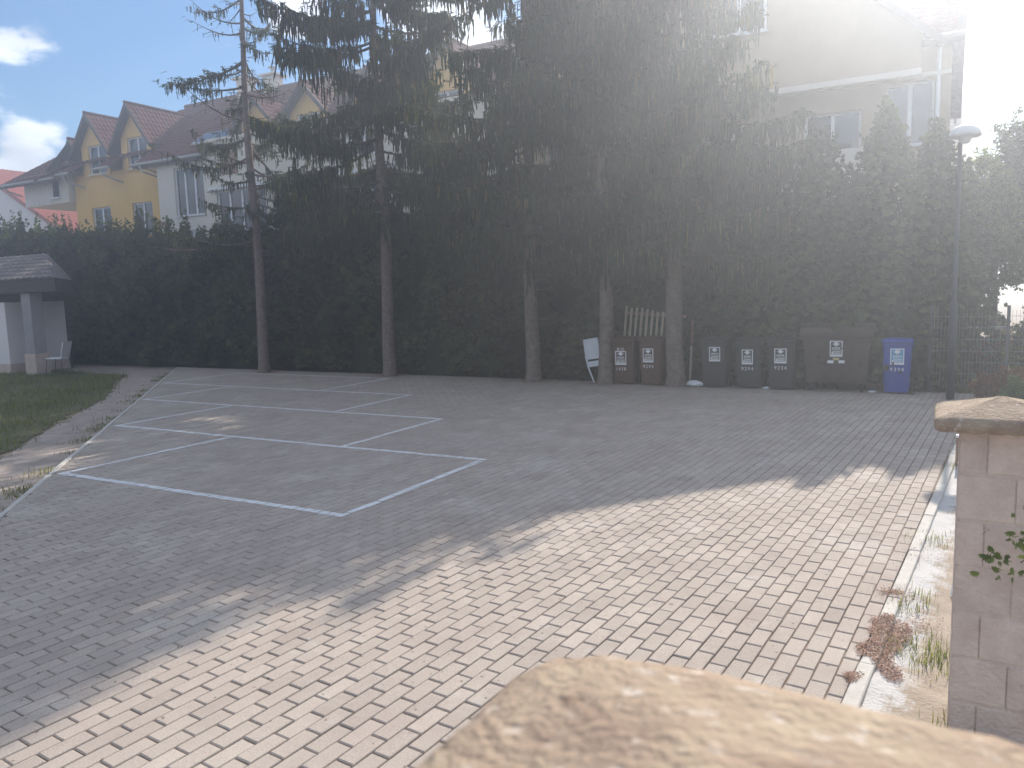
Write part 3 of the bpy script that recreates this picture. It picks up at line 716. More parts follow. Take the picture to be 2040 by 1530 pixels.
def leafy(name, label, cat, X, Y, blobs, n, m, size=(.05, .1), trunk=None, group=None):
    """blobs: (dx,dy,z,rx,rz)"""
    t = thing(name, label, cat, (X, Y, 0), 0, group)
    if trunk:
        tr = MB(); tr.tube([(0, 0, -.07), (.03, 0, trunk[0] * .5), (0, .05, trunk[0])], [trunk[1], trunk[1] * .8, trunk[1] * .4], 8)
        for (dx, dy, z, rx, rz) in blobs: tr.tube([(0, 0, trunk[0] * .6), (dx * .5, dy * .5, (trunk[0] * .6 + z) / 2 + .1), (dx, dy, z)], [trunk[1] * .5, trunk[1] * .3, .01], 5)
        tr.build('trunk', M_bark, t)
    else:
        tr = MB()
        for (dx, dy, z, rx, rz) in blobs:
            for q in range(3): tr.tube([(dx * .2, dy * .2, -.07), (dx + random.uniform(-.5, .5) * rx, dy + random.uniform(-.5, .5) * rx, z + rz * .4)], [.012, .004], 4)
        tr.build('stems', M_twig, t)
    wts = np.array([b[3] ** 2 * b[4] for b in blobs]); idx = rng.choice(len(blobs), n, p=wts / wts.sum()); B = np.array(blobs)[idx]
    d = rng.normal(0, 1, (n, 3)); d /= np.linalg.norm(d, axis=1)[:, None]; rr = rng.uniform(.35, 1.0, n) ** .6 * (1 + .2 * np.sin(d[:, 0] * 6 + d[:, 2] * 5 + B[:, 2]))
    p = np.stack([B[:, 0] + d[:, 0] * B[:, 3] * rr, B[:, 1] + d[:, 1] * B[:, 3] * rr, B[:, 2] + d[:, 2] * B[:, 4] * rr], -1); p[:, 2] = np.maximum(p[:, 2], 0)
    s = rng.uniform(*size, n); v, f = scatter(CV, CF, p, rot_random(n), np.stack([s, s, s], -1))
    big_mesh('crown' if trunk else 'foliage', v, f, m, parent=t, tone=np.repeat(rng.random(n), len(CF)), kind='stuff')
    return t
leafy('leafy_tree', 'dark ragged broadleaf tree at the right edge of the sky', 'tree', 1.9, 19.5, [(0, 0, 4.2, 1.0, 1.4), (.3, .2, 5.3, .6, .8), (-.75, .1, 3.7, .55, 1.1), (-.5, 0, 4.7, .4, .6), (.2, -.3, 3.0, .9, 1.0), (1.2, .2, 4.6, .9, 1.2), (.8, 0, 2.6, .9, 1.0)], 8200, M_leaf_dark, (.08, .16), (3.6, .11))
leafy('leafy_tree', 'paler leafy tree beside the lamp post', 'tree', .95, 18.0, [(0, 0, 3.1, .55, .9), (-.25, 0, 3.9, .35, .6), (.2, .1, 2.3, .5, .6)], 3200, M_leaf, (.07, .13), (2.6, .06))
leafy('leafy_tree', 'tall dark tree beyond the far right garden', 'tree', 4.2, 23.5, [(0, 0, 5.2, 1.6, 1.8), (1.2, .3, 4, 1.3, 1.5), (-.9, 0, 4.2, .9, 1.4)], 5200, M_leaf_dark, (.1, .2), (4, .16))
leafy('garden_bush', 'green bush right of the garden pier', 'bush', 1.75, 16.6, [(0, 0, .9, .55, .7), (.35, 0, 1.5, .5, .6), (-.3, .1, .6, .4, .5), (.8, 0, 1.1, .5, .8)], 4200, M_leaf, (.05, .1))
leafy('garden_bush', 'loose yellowish green bush close behind the gate pier', 'bush', 1.35, 9.5, [(0, 0, .55, .4, .5), (.3, .2, .9, .35, .5)], 1800, M_leaf, (.04, .08))
leafy('garden_bush', 'russet bush behind the wire fence', 'bush', .85, 17.2, [(0, 0, .45, .32, .38), (.25, .1, .6, .25, .35)], 1300, M_leaf_red, (.04, .08))
leafy('garden_bush', 'low russet bush right of the lamp post foot', 'bush', .75, 14.4, [(0, 0, .22, .26, .25), (.3, 0, .3, .22, .25)], 900, M_leaf_red, (.035, .07))
leafy('garden_bush', 'low green bush in front of the wire fence', 'bush', 1.1, 13.0, [(0, 0, .28, .3, .28), (.25, 0, .36, .25, .3)], 1200, M_leaf, (.04, .08))
pts = [(random.uniform(.1, 6), random.uniform(15.4, 26), -.07) for _ in range(9000)]
o = blades(pts, .08, .25, .025, 'garden_grass', M_grass); o['label'] = 'sunlit long grass in the garden beyond the fence'
# conifer shoots hanging over the gate pier
P_ = []; 
for (cx, cz, cyy) in [(.42, .98, 3.5), (.33, .95, 3.42), (.48, .86, 3.5), (.24, .9, 3.33)]:
    for q in range(30): P_.append((cx + random.gauss(0, .05), cyy + random.gauss(0, .05), cz + random.gauss(0, .03)))
t = thing('creeping_juniper', 'thin green juniper sprig hanging across the gate pier', 'plant', (.52, 3.75, 0))
MB().tube([(.12, .2, -.07), (.05, 0, .6), (-.05, -.2, .98), (-.22, -.42, .9)], [.01, .008, .006, .003], 5).build('stem', M_twig, t)
n = len(P_); s = rng.uniform(.018, .036, n); P_ = np.array(P_) - np.array([.52, 3.75, 0])
v, f = scatter(FV, FF, P_, rot_random(n), np.stack([s, s * .6, s], -1)); big_mesh('foliage', v, f, M_leaf, parent=t, tone=np.repeat(rng.random(n), len(FF)), kind='stuff')

# ------------------------------------------------------------------ roofs, windows
def tiled(mb, A, U, V, nu, fmin, fmax, tw=.30, th=.36, amp=.028, step=.022):
    """A origin at eave, U unit along the eave, V unit up the slope. one wavy sheet with stepped courses"""
    A, U, V = np.array(A, float), np.array(U, float), np.array(V, float); Nn = np.cross(U, V); Nn /= np.linalg.norm(Nn)
    if Nn[2] < 0: Nn = -Nn
    prof = [(0, 0), (.3, 1.0), (.55, .9), (.8, .1)]
    for i in range(nu):
        us = [(i + p[0]) * tw for p in prof] + [(i + 1) * tw]; hs = [p[1] * amp for p in prof] + [0]
        lo = fmin((i + .5) * tw); hi = fmax((i + .5) * tw)
        if hi - lo < .05: continue
        k0 = int(math.floor(lo / th)); k1 = int(math.ceil(hi / th)); tone = random.random()
        for k in range(k0, k1):
            a = max(lo, k * th); b = min(hi, (k + 1) * th)
            if b - a < .02: continue
            vs = [A + U * u + V * a + Nn * (h_ + step + .01) for u, h_ in zip(us, hs)] + [A + U * u + V * b + Nn * (h_ + .01) for u, h_ in zip(us, hs)] + [A + U * u + V * a + Nn * 0 for u in us]
            n_ = len(us)
            mb.add(vs, [(q, q + 1, n_ + q + 1, n_ + q) for q in range(n_ - 1)] + [(2 * n_ + q, 2 * n_ + q + 1, q + 1, q) for q in range(n_ - 1)], random.random())

def window(parent, x0, x1, z0, z1, Y, mull=1, depth=.12, curtain=False, sill=True):
    """Y is the wall face; the frame stands back in its reveal"""
    w = MB(); fw = .065; y0 = Y + depth - .03; y1 = Y + depth + .04
    w.box(x0, x1, y0, y1, z0, z0 + fw); w.box(x0, x1, y0, y1, z1 - fw, z1); w.box(x0, x0 + fw, y0, y1, z0 + fw, z1 - fw); w.box(x1 - fw, x1, y0, y1, z0 + fw, z1 - fw)
    for k in range(mull):
        xm = x0 + (x1 - x0) * (k + 1) / (mull + 1); w.box(xm - .045, xm + .045, y0 - .003, y1, z0 + fw, z1 - fw)
    o = w.build('window', M_frame, parent)
    cuts = [x0 + fw] + [x0 + (x1 - x0) * (k + 1) / (mull + 1) for k in range(mull)] + [x1 - fw]
    for a, b in zip(cuts, cuts[1:]): MB().box(a + .01, b - .01, Y + depth, Y + depth + .012, z0 + fw, z1 - fw).build('pane', M_glass, o)
    if sill: MB().box(x0 - .05, x1 + .05, Y - .06, Y + depth - .03, z0 - .03, z0).build('sill', M_frame, o)
    return o
def wall_front(x0, x1, z0, z1, Y, ops, depth=.16):
    b = MB(); xc = sorted({x0, x1, *[v for o in ops for v in o[:2]]}); zc = sorted({z0, z1, *[v for o in ops for v in o[2:]]})
    for i in range(len(xc) - 1):
        for j in range(len(zc) - 1):
            mx, mz = (xc[i] + xc[i + 1]) / 2, (zc[j] + zc[j + 1]) / 2
            if any(o[0] < mx < o[1] and o[2] < mz < o[3] for o in ops): continue
            b.add([(xc[i], Y, zc[j]), (xc[i + 1], Y, zc[j]), (xc[i + 1], Y, zc[j + 1]), (xc[i], Y, zc[j + 1])], [(0, 1, 2, 3)])
    for (a, c, d, e) in ops:
        b.add([(a, Y, d), (c, Y, d), (c, Y, e), (a, Y, e), (a, Y + depth, d), (c, Y + depth, d), (c, Y + depth, e), (a, Y + depth, e)], [(0, 4, 5, 1), (1, 5, 6, 2), (2, 6, 7, 3), (3, 7, 4, 0)])
    return b
def gable_front(mb, xc, hw, z0, zp, Y, ops=()):   # triangular wall
    mb.add([(xc - hw, Y, z0), (xc + hw, Y, z0), (xc, Y, zp)], [(0, 1, 2)])

# ------------------------------------------------------------------ the long apartment house
H = thing('apartment_house', 'long yellow and cream apartment house with brown tiled roof and dormers behind the hedge', 'house', (0, 0, 0))
EV, EYY, RZ, RY = 7.85, 22.25, 11.75, 28.0            # eave height and line, ridge height and line
sl_ = (RZ - EV) / (RY - EYY); SLEN = math.hypot(RZ - EV, RY - EYY); VV = ((0), (RY - EYY) / SLEN, (RZ - EV) / SLEN)
def roofY(z): return EYY + (z - EV) / sl_
# yellow wing
ops = [(-35.7, -34.3, 5.05, 6.48), (-32.7, -31.3, 5.05, 6.48), (-35.55, -34.2, 8.0, 9.33), (-32.65, -31.28, 8.0, 9.37), (-35.7, -34.3, 1.9, 3.4), (-32.7, -31.3, 1.9, 3.4)]
b = wall_front(-36.9, -29.5, -.07, 8.05, 23.5, [o_ for o_ in ops if o_[3] < 8]); b.build('yellow_wall', M_yellow, H)
for o_ in ops: window(H, o_[0], o_[1], o_[2], o_[3], 23.5 if o_[3] < 8 else 23.45, 1)
MB().box(-36.9, -36.75, 23.52, 32, -.07, 8.3).build('side_wall', M_yellow, H)
MB().box(-29.5, -29.35, 22.52, 23.5, -.07, 8.0).build('return_wall', M_cream, H)
def dormer(xc, hw, ov, zw, zp, Y, mat_w, win=None, zbase=7.9, name='dormer'):
    d = wall_front(xc - hw, xc + hw, zbase, zw, Y, [win] if win else []); 
    d.add([(xc - hw, Y, zw), (xc + hw, Y, zw), (xc, Y, zw + hw * (zp - .12 - zw + .0) / hw)], [(0, 1, 2)])
    yb = roofY(zw) + .2
    d.add([(xc - hw, Y, zbase), (xc - hw, yb, zbase), (xc - hw, yb, zw), (xc - hw, Y, zw)], [(0, 1, 2, 3)]); d.add([(xc + hw, Y, zbase), (xc + hw, yb, zbase), (xc + hw, yb, zw), (xc + hw, Y, zw)], [(3, 2, 1, 0)])
    do = d.build(name, mat_w, H)
    sl2 = (zp - zw) / hw; ze = zp - sl2 * ov; L = math.hypot(ov, zp - ze); y0 = Y - .38; r = MB()
    for sgn in (-1, 1):
        V = (-sgn * ov / L, 0, (zp - ze) / L); yfun = lambda u, s=0: 0
        ylen = roofY(zp) - y0 + .1; nu = int(ylen / .3) + 1
        # along U = +Y ; cut where it meets the main roof: z <= main roof
        def fmin(u, V=V): 
            zr = EV + sl_ * (y0 + u - EYY); return max(0, (zr - ze) / V[2] - .15)
        tiled(r, (xc + sgn * ov, y0, ze), (0, 1, 0), V, int(nu * .3 / .22), fmin, lambda u: L, tw=.22, th=.30, amp=.022)
        # fascia / verge boards
        e = (xc + sgn * ov, y0, ze); p = (xc, y0, zp)
        r2_ = MB(); r2_.add([(e[0], y0 - .02, e[2] - .16), (e[0], y0 - .02, e[2] + .05), (p[0], y0 - .02, p[2] + .05), (p[0], y0 - .02, p[2] - .19), (e[0], y0 + .03, e[2] - .16), (e[0], y0 + .03, e[2] + .05), (p[0], y0 + .03, p[2] + .05), (p[0], y0 + .03, p[2] - .19)],
                            [(0, 1, 2, 3), (4, 7, 6, 5), (0, 3, 7, 4), (1, 5, 6, 2), (0, 4, 5, 1), (3, 2, 6, 7)]).build('verge_board', M_fascia, do)
        yo = min(roofY(ze) + .1, y0 + 6)
        MB().box(xc + sgn * ov - .05, xc + sgn * ov + .05, y0 + .04, yo, ze - .13, ze - .02).build('gutter', M_fascia, do)
        r3_ = MB(); r3_.add([(xc + sgn * ov, y0 + .05, ze - .02), (xc + sgn * ov, yo, ze - .02), (xc, roofY(zp), zp - .03), (xc, y0 + .05, zp - .03)], [(0, 1, 2, 3)]); r3_.build('soffit', M_fascia, do)
    r.tube([(xc, y0 - .03, zp + .04), (xc, roofY(zp), zp + .04)], .075, 8)
    r.build('dormer_roof', M_tile, do)
    return do
dormer(-35.02, 1.03, 1.5, 9.4, 10.72, 23.45, M_yellow, ops[2])
dormer(-32.05, 1.03, 1.45, 9.42, 10.78, 23.45, M_yellow, ops[3])
dormer(-37.75, .75, 1.15, 9.05, 10.0, 24.3, M_cream, (-38.15, -37.55, 8.35, 9.0))
# little eave roofs between the dormers
for (xa, xb) in ((-36.9, -36.1), (-34.0, -33.1), (-31.0, -29.9)):
    r = MB(); tiled(r, (xa - .1, 22.75, EV + sl_ * (22.75 - EYY) - .1), (1, 0, 0), VV, int((xb - xa + .2) / .3) + 1, lambda u: 0, lambda u: 1.2); r.build('eave_roof', M_tile, H)
    MB().tube([(xa - .12, 22.7, 8.06), (xb + .1, 22.7, 8.06)], .06, 8).build('gutter', M_zinc, H)
    MB().tube([(xa + .3, 22.72, 8.02), (xa + .42, 22.78, 7.75), (xa + .9, 23.44, 7.45)], .035, 6).build('downpipe', M_zinc, H)
# cladding jetty at the far left end
MB().box(-40.6, -36.95, 23.2, 27.5, 6.85, 8.35).build('jetty', M_cream, H)
jt = H.children[-1]
for k in range(13): MB().box(-40.5 + k * .17, -40.5 + k * .17 + .1, 23.172, 23.2, 6.9, 8.25).build('cladding_board', M_white, jt)
window(jt, -38.25, -37.55, 7.1, 8.05, 23.08, 0)
MB().box(-39.0, -36.92, 25.2, 25.4, -.07, 6.85).build('recessed_wall', M_cream, H)
r = MB(); tiled(r, (-41.6, 22.6, 7.95), (1, 0, 0), (0, .86, .51), 16, lambda u: 0, lambda u: 5.2); r.build('wing_roof', M_tile, H)
MB().box(-41.6, -36.9, 22.56, 22.66, 7.78, 7.93).build('fascia', M_fascia, H); MB().tube([(-41.65, 22.5, 7.9), (-36.9, 22.5, 7.9)], .06, 8).build('gutter', M_zinc, H)
MB().tube([(-41.3, 22.52, 7.85), (-41.1, 22.8, 7.6), (-40.7, 23.15, 7.4)], .04, 6).build('downpipe', M_zinc, H)
# cream part
cops = [(-28.45, -26.65, 5.5, 7.5), (-28.3, -26.8, 2.9, 4.9), (-25.95, -23.2, 4.7, 6.35), (-25.6, -24.6, 6.95, 7.85), (-22.85, -20.45, 4.75, 6.25), (-19.2, -17.4, 4.9, 6.3), (-18.9, -17.6, 7.0, 7.9), (-15.6, -14.2, 4.9, 6.3), (-15.4, -14.4, 6.95, 7.9)]
wall_front(-29.5, -26.3, -.07, 7.8, 22.5, cops[:2]).build('cream_wall', M_cream, H); wall_front(-26.3, -12, -.07, 8.3, 22.5, cops[2:]).build('cream_wall', M_cream, H)
window(H, -28.45, -26.65, 5.5, 7.5, 22.5, 2); window(H, -28.3, -26.8, 2.9, 4.9, 22.5, 1); window(H, -25.95, -23.2, 4.7, 6.35, 22.5, 3); window(H, -19.2, -17.4, 4.9, 6.3, 22.5, 2)
window(H, -15.6, -14.2, 4.9, 6.3, 22.5, 1); window(H, -18.9, -17.6, 7.0, 7.9, 22.5, 1)
for (xa, xb, za, zb) in ((-25.6, -24.6, 6.95, 7.85), (-15.4, -14.4, 6.95, 7.9)):
    s = MB(); s.box(xa, xb, 22.6, 22.64, za, zb); so_ = s.build('shutter', M_wood, H)
    for k in range(8): MB().box(xa + .01 + k * (xb - xa) / 8, xa + (k + 1) * (xb - xa) / 8 - .015, 22.575, 22.598, za + .02, zb - .02).build('slat', M_wood, so_)
lg = MB(); lg.box(-22.84, -20.46, 23.6, 23.7, 4.75, 6.25); lg.box(-22.84, -20.46, 22.66, 23.6, 4.70, 4.76); lg.build('loggia_wall', M_orange, H)
window(H, -21.5, -20.7, 4.8, 6.1, 23.48, 0, sill=False)
MB().box(-26.3, -12.0, 22.38, 22.497, 6.38, 6.5).build('string_course', M_frame, H); MB().box(-26.3, -12.0, 22.4, 22.72, 8.3, 8.42).build('parapet_coping', M_cream, H)
# yellow right part
yops = []
for xw in (-10.9, -8.6, -5.9, -3.3): yops += [(xw, xw + 1.4, 5.0, 6.4), (xw, xw + 1.4, 2.2, 3.6)]
yops += [(-1.35, -.25, 5.35, 6.9)]
wall_front(-12, .1, -.07, 7.9, 22.5, yops).build('ochre_wall', M_muted, H)
for o_ in yops: window(H, *o_, 22.5, 1)
MB().box(-12, .1, 22.36, 22.497, 6.88 + .08, 7.06).build('string_course', M_cream, H)
bl = MB(); bl.box(-4.2, -1.7, 21.6, 22.495, 4.15, 4.3); bo = bl.build('balcony', M_cream, H)
MB().box(-4.2, -1.7, 21.6, 21.66, 4.31, 5.3).build('balcony_rail', M_cream, bo)
MB().tube([(-.18, 22.42, 0), (-.18, 22.42, 7.7)], .05, 8).build('downpipe', M_frame, H)
# ends and back
MB().box(-.05, .1, 22.52, 33.6, -.07, 7.9).build('end_wall', M_yellow, H); MB().add([(.1, 22.5, 7.9), (.1, 33.5, 7.9), (.1, 28, 11.7)], [(0, 1, 2)]).build('end_gable', M_yellow, H)
MB().box(-40.6, .1, 33.5, 33.65, -.07, 7.9).build('rear_wall', M_yellow, H)
# main roof
r = MB()
def mmax(u):
    x = -38.2 + u
    return SLEN * min(1, max(0, (x + 38.2) / 4.2))
def mmin(u):
    x = -38.2 + u
    if x < -30.8: return (23.3 - EYY) / (RY - EYY) * SLEN
    if -30.8 <= x < -26.4: return 0
    if x < -12: return .75 if x > -26.2 else 0
    return 0
tiled(r, (-38.2, EYY, EV), (1, 0, 0), VV, 128, mmin, mmax)
tiled(r, (-34.0, 33.75, EV), (1, 0, 0), (0, -VV[1], VV[2]), 115, lambda u: 0, lambda u: SLEN)
r.add([(-38.2, EYY, EV), (-34.0, RY, RZ), (-38.2, 33.75, EV)], [(0, 1, 2)])
r.add([(-34, 33.75, EV), (-38.2, 33.75, EV), (-34, RY, RZ)], [(0, 1, 2)])
r.tube([(-34.1, RY, RZ + .05), (.35, RY, RZ + .05)], .11, 8)
ro = r.build('roof', M_tile, H)
u_ = MB(); u_.add([(-26.3, EYY + .65, EV + sl_ * .65 - .05), (.3, EYY + .65, EV + sl_ * .65 - .05), (.3, RY, RZ - .05), (-34, RY, RZ - .05), (-34, roofY(9.2), 9.2 - .05)], [(0, 1, 2, 3, 4)]); u_.build('roof_deck', M_fascia, H)
MB().box(-30.75, -26.35, EYY + .02, EYY + .08, EV - .18, EV).build('fascia', M_fascia, H); MB().box(-30.7, -26.4, EYY + .08, 22.498, EV - .17, EV - .14).build('soffit', M_fascia, H)
MB().tube([(-30.8, EYY - .05, EV - .03), (-26.35, EYY - .05, EV - .03)], .065, 8).build('gutter', M_zinc, H)
MB().tube([(-30.3, EYY, EV - .08), (-30.1, 22.3, 7.5), (-29.56, 23.3, 7.15), (-29.56, 23.3, 0)], .045, 7).build('downpipe', M_zinc, H)
MB().box(-12.1, .35, EYY + .02, EYY + .08, EV - .18, EV).build('fascia', M_fascia, H); MB().tube([(-12.1, EYY - .05, EV - .03), (.4, EYY - .05, EV - .03)], .065, 8).build('gutter', M_zinc, H)
MB().box(-12.0, .3, EYY + .08, 22.498, EV - .17, EV - .14).build('soffit', M_fascia, H)
# verge of the end gable
vb = MB()
for (ya, za, yb, zb) in ((EYY, EV, RY, RZ), (33.75, EV, RY, RZ)):
    vb.add([(.30, ya, za - .2), (.30, ya, za + .03), (.30, yb, zb + .03), (.30, yb, zb - .2), (.34, ya, za - .2), (.34, ya, za + .03), (.34, yb, zb + .03), (.34, yb, zb - .2)], [(0, 1, 2, 3), (7, 6, 5, 4), (1, 5, 6, 2), (0, 3, 7, 4)])
vb.build('verge_board', M_fascia, H)
# skylight
zs = 8.45; yy = roofY(zs); sk = MB()
sk.add([(-28.0, yy, zs + .12), (-25.9, yy, zs + .12), (-25.9, yy + .85, zs + .12 + .85 * sl_), (-28.0, yy + .85, zs + .12 + .85 * sl_), (-28.0, yy, zs), (-25.9, yy, zs), (-25.9, yy + .85, zs + .85 * sl_), (-28.0, yy + .85, zs + .85 * sl_)], [(0, 1, 2, 3), (0, 4, 5, 1), (1, 5, 6, 2), (2, 6, 7, 3), (3, 7, 4, 0)])
sko = sk.build('skylight', M_zinc, H)
MB().add([(-27.9, yy + .06, zs + .13 + .06 * sl_), (-26.98, yy + .06, zs + .13 + .06 * sl_), (-26.98, yy + .8, zs + .13 + .8 * sl_), (-27.9, yy + .8, zs + .13 + .8 * sl_)], [(0, 1, 2, 3)]).build('pane', M_glass, sko)
MB().add([(-26.9, yy + .06, zs + .13 + .06 * sl_), (-26.0, yy + .06, zs + .13 + .06 * sl_), (-26.0, yy + .8, zs + .13 + .8 * sl_), (-26.9, yy + .8, zs + .13 + .8 * sl_)], [(0, 1, 2, 3)]).build('pane', M_glass, sko)
# roof-terrace dormers
d3 = dormer(-24.5, .95, 1.3, 9.15, 10.1, 23.6, M_yellow, (-25.2, -24.0, 8.3, 9.1)); window(d3, -25.2, -24.0, 8.3, 9.1, 23.6, 1, sill=False)
d4 = dormer(-21.75, 1.0, 1.3, 9.15, 10.2, 23.6, M_yellow, (-22.4, -21.2, 8.35, 9.1)); window(d4, -22.4, -21.2, 8.35, 9.1, 23.6, 1, sill=False)
d5 = dormer(-18.6, 1.0, 1.35, 9.15, 10.2, 23.6, M_yellow, (-19.2, -18.0, 8.35, 9.1)); window(d5, -19.2, -18.0, 8.35, 9.1, 23.6, 1, sill=False)
d6 = dormer(-15.25, 1.25, 1.75, 9.15, 10.75, 23.55, M_yellow, (-16.0, -14.6, 8.2, 9.0)); window(d6, -16.0, -14.6, 8.2, 9.0, 23.55, 1, sill=False)
d7 = dormer(-11.9, 1.0, 1.35, 9.15, 10.2, 23.6, M_yellow, (-12.5, -11.3, 8.35, 9.1)); window(d7, -12.5, -11.3, 8.35, 9.1, 23.6, 1, sill=False)
# big cross gable near the right end
dg_ = dormer(-4.9, 4.35, 4.75, 8.0, 11.7, 22.0, M_muted, None, zbase=7.1); window(dg_, -5.6, -4.2, 8.6, 10.0, 22.0, 1, depth=-.05)
MB().box(-9.25, -.55, 22.0, 22.12, 6.95, 7.1).build('gable_ledge', M_cream, H)
# chimneys
for (xc_, yc_, zt) in ((-27.9, 28.0, 12.55), (-29.7, 28.0, 12.65)):
    c = MB(); c.box(xc_ - .33, xc_ + .33, yc_ - .3, yc_ + .3, 11.0, zt - .2); co = c.build('chimney', M_cream, H)
    MB().loft([[(xc_ - .5, yc_ - .45, zt - .2), (xc_ + .5, yc_ - .45, zt - .2), (xc_ + .5, yc_ + .45, zt - .2), (xc_ - .5, yc_ + .45, zt - .2)], [(xc_ - .5, yc_ - .45, zt - .12), (xc_ + .5, yc_ - .45, zt - .12), (xc_ + .5, yc_ + .45, zt - .12), (xc_ - .5, yc_ + .45, zt - .12)], [(xc_ - .1, yc_ - .1, zt + .02), (xc_ + .1, yc_ - .1, zt + .02), (xc_ + .1, yc_ + .1, zt + .02), (xc_ - .1, yc_ + .1, zt + .02)]]).build('chimney_cap', M_cream, co)
    MB().tube([(xc_, yc_, zt), (xc_, yc_, zt + .2)], .1, 8).tube([(xc_, yc_, zt + .2), (xc_, yc_, zt + .24)], .22, 10).build('cowl', M_zinc, co)

# ------------------------------------------------------------------ far houses
t = thing('white_house', 'white house with red tiled roof at the far left', 'house', (0, 0, 0))
w = MB(); Yh = 30
pk = (-57.5, 11.4); sp_ = (11.4 - 6.3) / (57.5 - 47.7)
w.add([(-66, Yh, -.07), (-47.9, Yh, -.07), (-47.9, Yh, 6.3), (pk[0], Yh, 11.25), (-66, Yh, 6.9)], [(0, 1, 2, 3, 4)]); w.add([(-47.9, Yh, -.07), (-47.9, Yh + 9, -.07), (-47.9, Yh + 9, 6.3), (-47.9, Yh, 6.3)], [(0, 1, 2, 3)])
w.build('wall', M_white, t)
r = MB(); LL_ = math.hypot(10.4, 10.4 * sp_); tiled(r, (-47.1, Yh - .4, 11.4 - 10.4 * sp_), (0, 1, 0), (-10.4 / LL_, 0, 10.4 * sp_ / LL_), 32, lambda u: 0, lambda u: LL_)
r.add([(-67, Yh - .4, 6.4), (pk[0], Yh - .4, 11.4), (pk[0], Yh + 9, 11.4), (-67, Yh + 9, 6.4)], [(0, 1, 2, 3)]); r.build('roof', M_tile_red, t)
MB().add([(-47.1, Yh - .42, 11.4 - 10.4 * sp_ - .22), (-47.1, Yh - .42, 11.4 - 10.4 * sp_ + .04), (pk[0], Yh - .42, 11.45), (pk[0], Yh - .42, 11.15)], [(0, 1, 2, 3)]).build('verge_board', M_tile_red, t)
dish = thing('satellite_dish', 'round grey satellite dish above the hedge on the far left', 'satellite dish', (-51.5, 29.3, 5.6))
d = MB(); rings = [[(rr * math.cos(a * PI / 8), -.22 * (1 - (rr / .55) ** 2) * -1, rr * math.sin(a * PI / 8)) for a in range(16)] for rr in (.02, .2, .4, .55)]
d.loft(rings, cap1=False); d.build('reflector', M_zinc, dish); MB().tube([(0, .1, -.1), (0, .7, -.9)], .03, 6).build('arm', M_zinc, dish)
t = thing('far_house', 'distant tiled house seen right of the apartment house', 'house', (0, 0, 0))
MB().box(-3, 1.25, 45.2, 53, -.07, 9.0).build('wall', M_cream, t)
r = MB(); L3 = math.hypot(4.0, 2.9); tiled(r, (-3.3, 44.7, 8.6), (1, 0, 0), (0, 4.0 / L3, 2.9 / L3), 16, lambda u: 0, lambda u: L3); r.add([(-3.3, 52.8, 8.6), (1.5, 52.8, 8.6), (1.5, 48.7, 11.5), (-3.3, 48.7, 11.5)], [(0, 1, 2, 3)]); r.build('roof', M_tile, t)
MB().add([(1.25, 45.2, 9.0), (1.25, 53, 9.0), (1.25, 48.8, 11.3)], [(0, 1, 2)]).build('gable', M_cream, t)
window(t, -.2, .8, 6.2, 7.6, 45.2, 1)

# ------------------------------------------------------------------ shed on the left
S = thing('garden_house', 'low white outbuilding with tiled hip roof and dark porch at the left edge', 'outbuilding', (0, 0, 0))
MB().box(-29.5, -24.35, 13.0, 14.8, .22, 2.06).build('white_wall', M_white, S); MB().box(-29.55, -24.3, 12.97, 14.8, -.07, .22).build('plinth', M_block, S)
MB().bbox(-23.2, -22.75, 12.85, 13.2, .55, 2.3, .01).build('pillar', M_kerb_dark, S); MB().bbox(-23.24, -22.71, 12.82, 13.23, -.07, .55, .01).build('pillar_base', M_block, S)
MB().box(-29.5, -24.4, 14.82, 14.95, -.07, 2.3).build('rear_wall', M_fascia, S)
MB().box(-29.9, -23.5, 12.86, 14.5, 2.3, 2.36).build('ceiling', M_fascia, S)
MB().box(-30, -21.3, 12.75, 12.83, 2.32, 2.66).build('fascia', M_fascia, S)
MB().add([(-21.36, 12.84, 2.32), (-21.36, 12.84, 2.66), (-24.0, 14.9, 2.66), (-24.0, 14.9, 2.32), (-21.46, 12.84, 2.32), (-21.46, 12.84, 2.66), (-24.1, 14.9, 2.66), (-24.1, 14.9, 2.32)], [(0, 1, 2, 3), (7, 6, 5, 4), (0, 4, 5, 1), (1, 5, 6, 2), (2, 6, 7, 3), (3, 7, 4, 0)]).build('fascia', M_fascia, S)
r = MB(); LS = math.hypot(1.85, .85); tiled(r, (-30, 12.72, 2.68), (1, 0, 0), (0, 1.85 / LS, .85 / LS), 30, lambda u: 0, lambda u: min(LS, (8.7 - u) / 3.3 * LS), tw=.3, th=.3)
r.add([(-21.28, 12.72, 2.70), (-24.0, 14.95, 2.70), (-24.6, 14.57, 3.55)], [(0, 1, 2)]); r.add([(-24.0, 14.95, 2.70), (-30, 14.95, 2.70), (-30, 14.57, 3.55), (-24.6, 14.57, 3.55)], [(0, 1, 2, 3)])
r.build('roof', M_tile_grey, S)
def chair(X, Y, rz, label):
    t = thing('garden_chair', label, 'chair', (X, Y, 0), rz)
    MB().bbox(-.22, .22, -.22, .22, .42, .45, .008).build('seat', M_plast_w, t)
    b = MB(); b.loft([[(-.21, .19, .46), (.21, .19, .46), (.21, .215, .46), (-.21, .215, .46)], [(-.22, .30, .9), (.22, .30, .9), (.22, .325, .9), (-.22, .325, .9)]]); b.build('backrest', M_plast_w, t)
    for sx in (-1, 1):
        for sy in (-1, 1): MB().tube([(sx * .2, sy * .2, .42), (sx * .24, sy * .25, -.06)], [.014, .012], 6).build('leg', M_dark, t)
    return t
chair(-22.0, 13.05, R(-62), 'white chair with thin legs standing in the dark by the outbuilding')

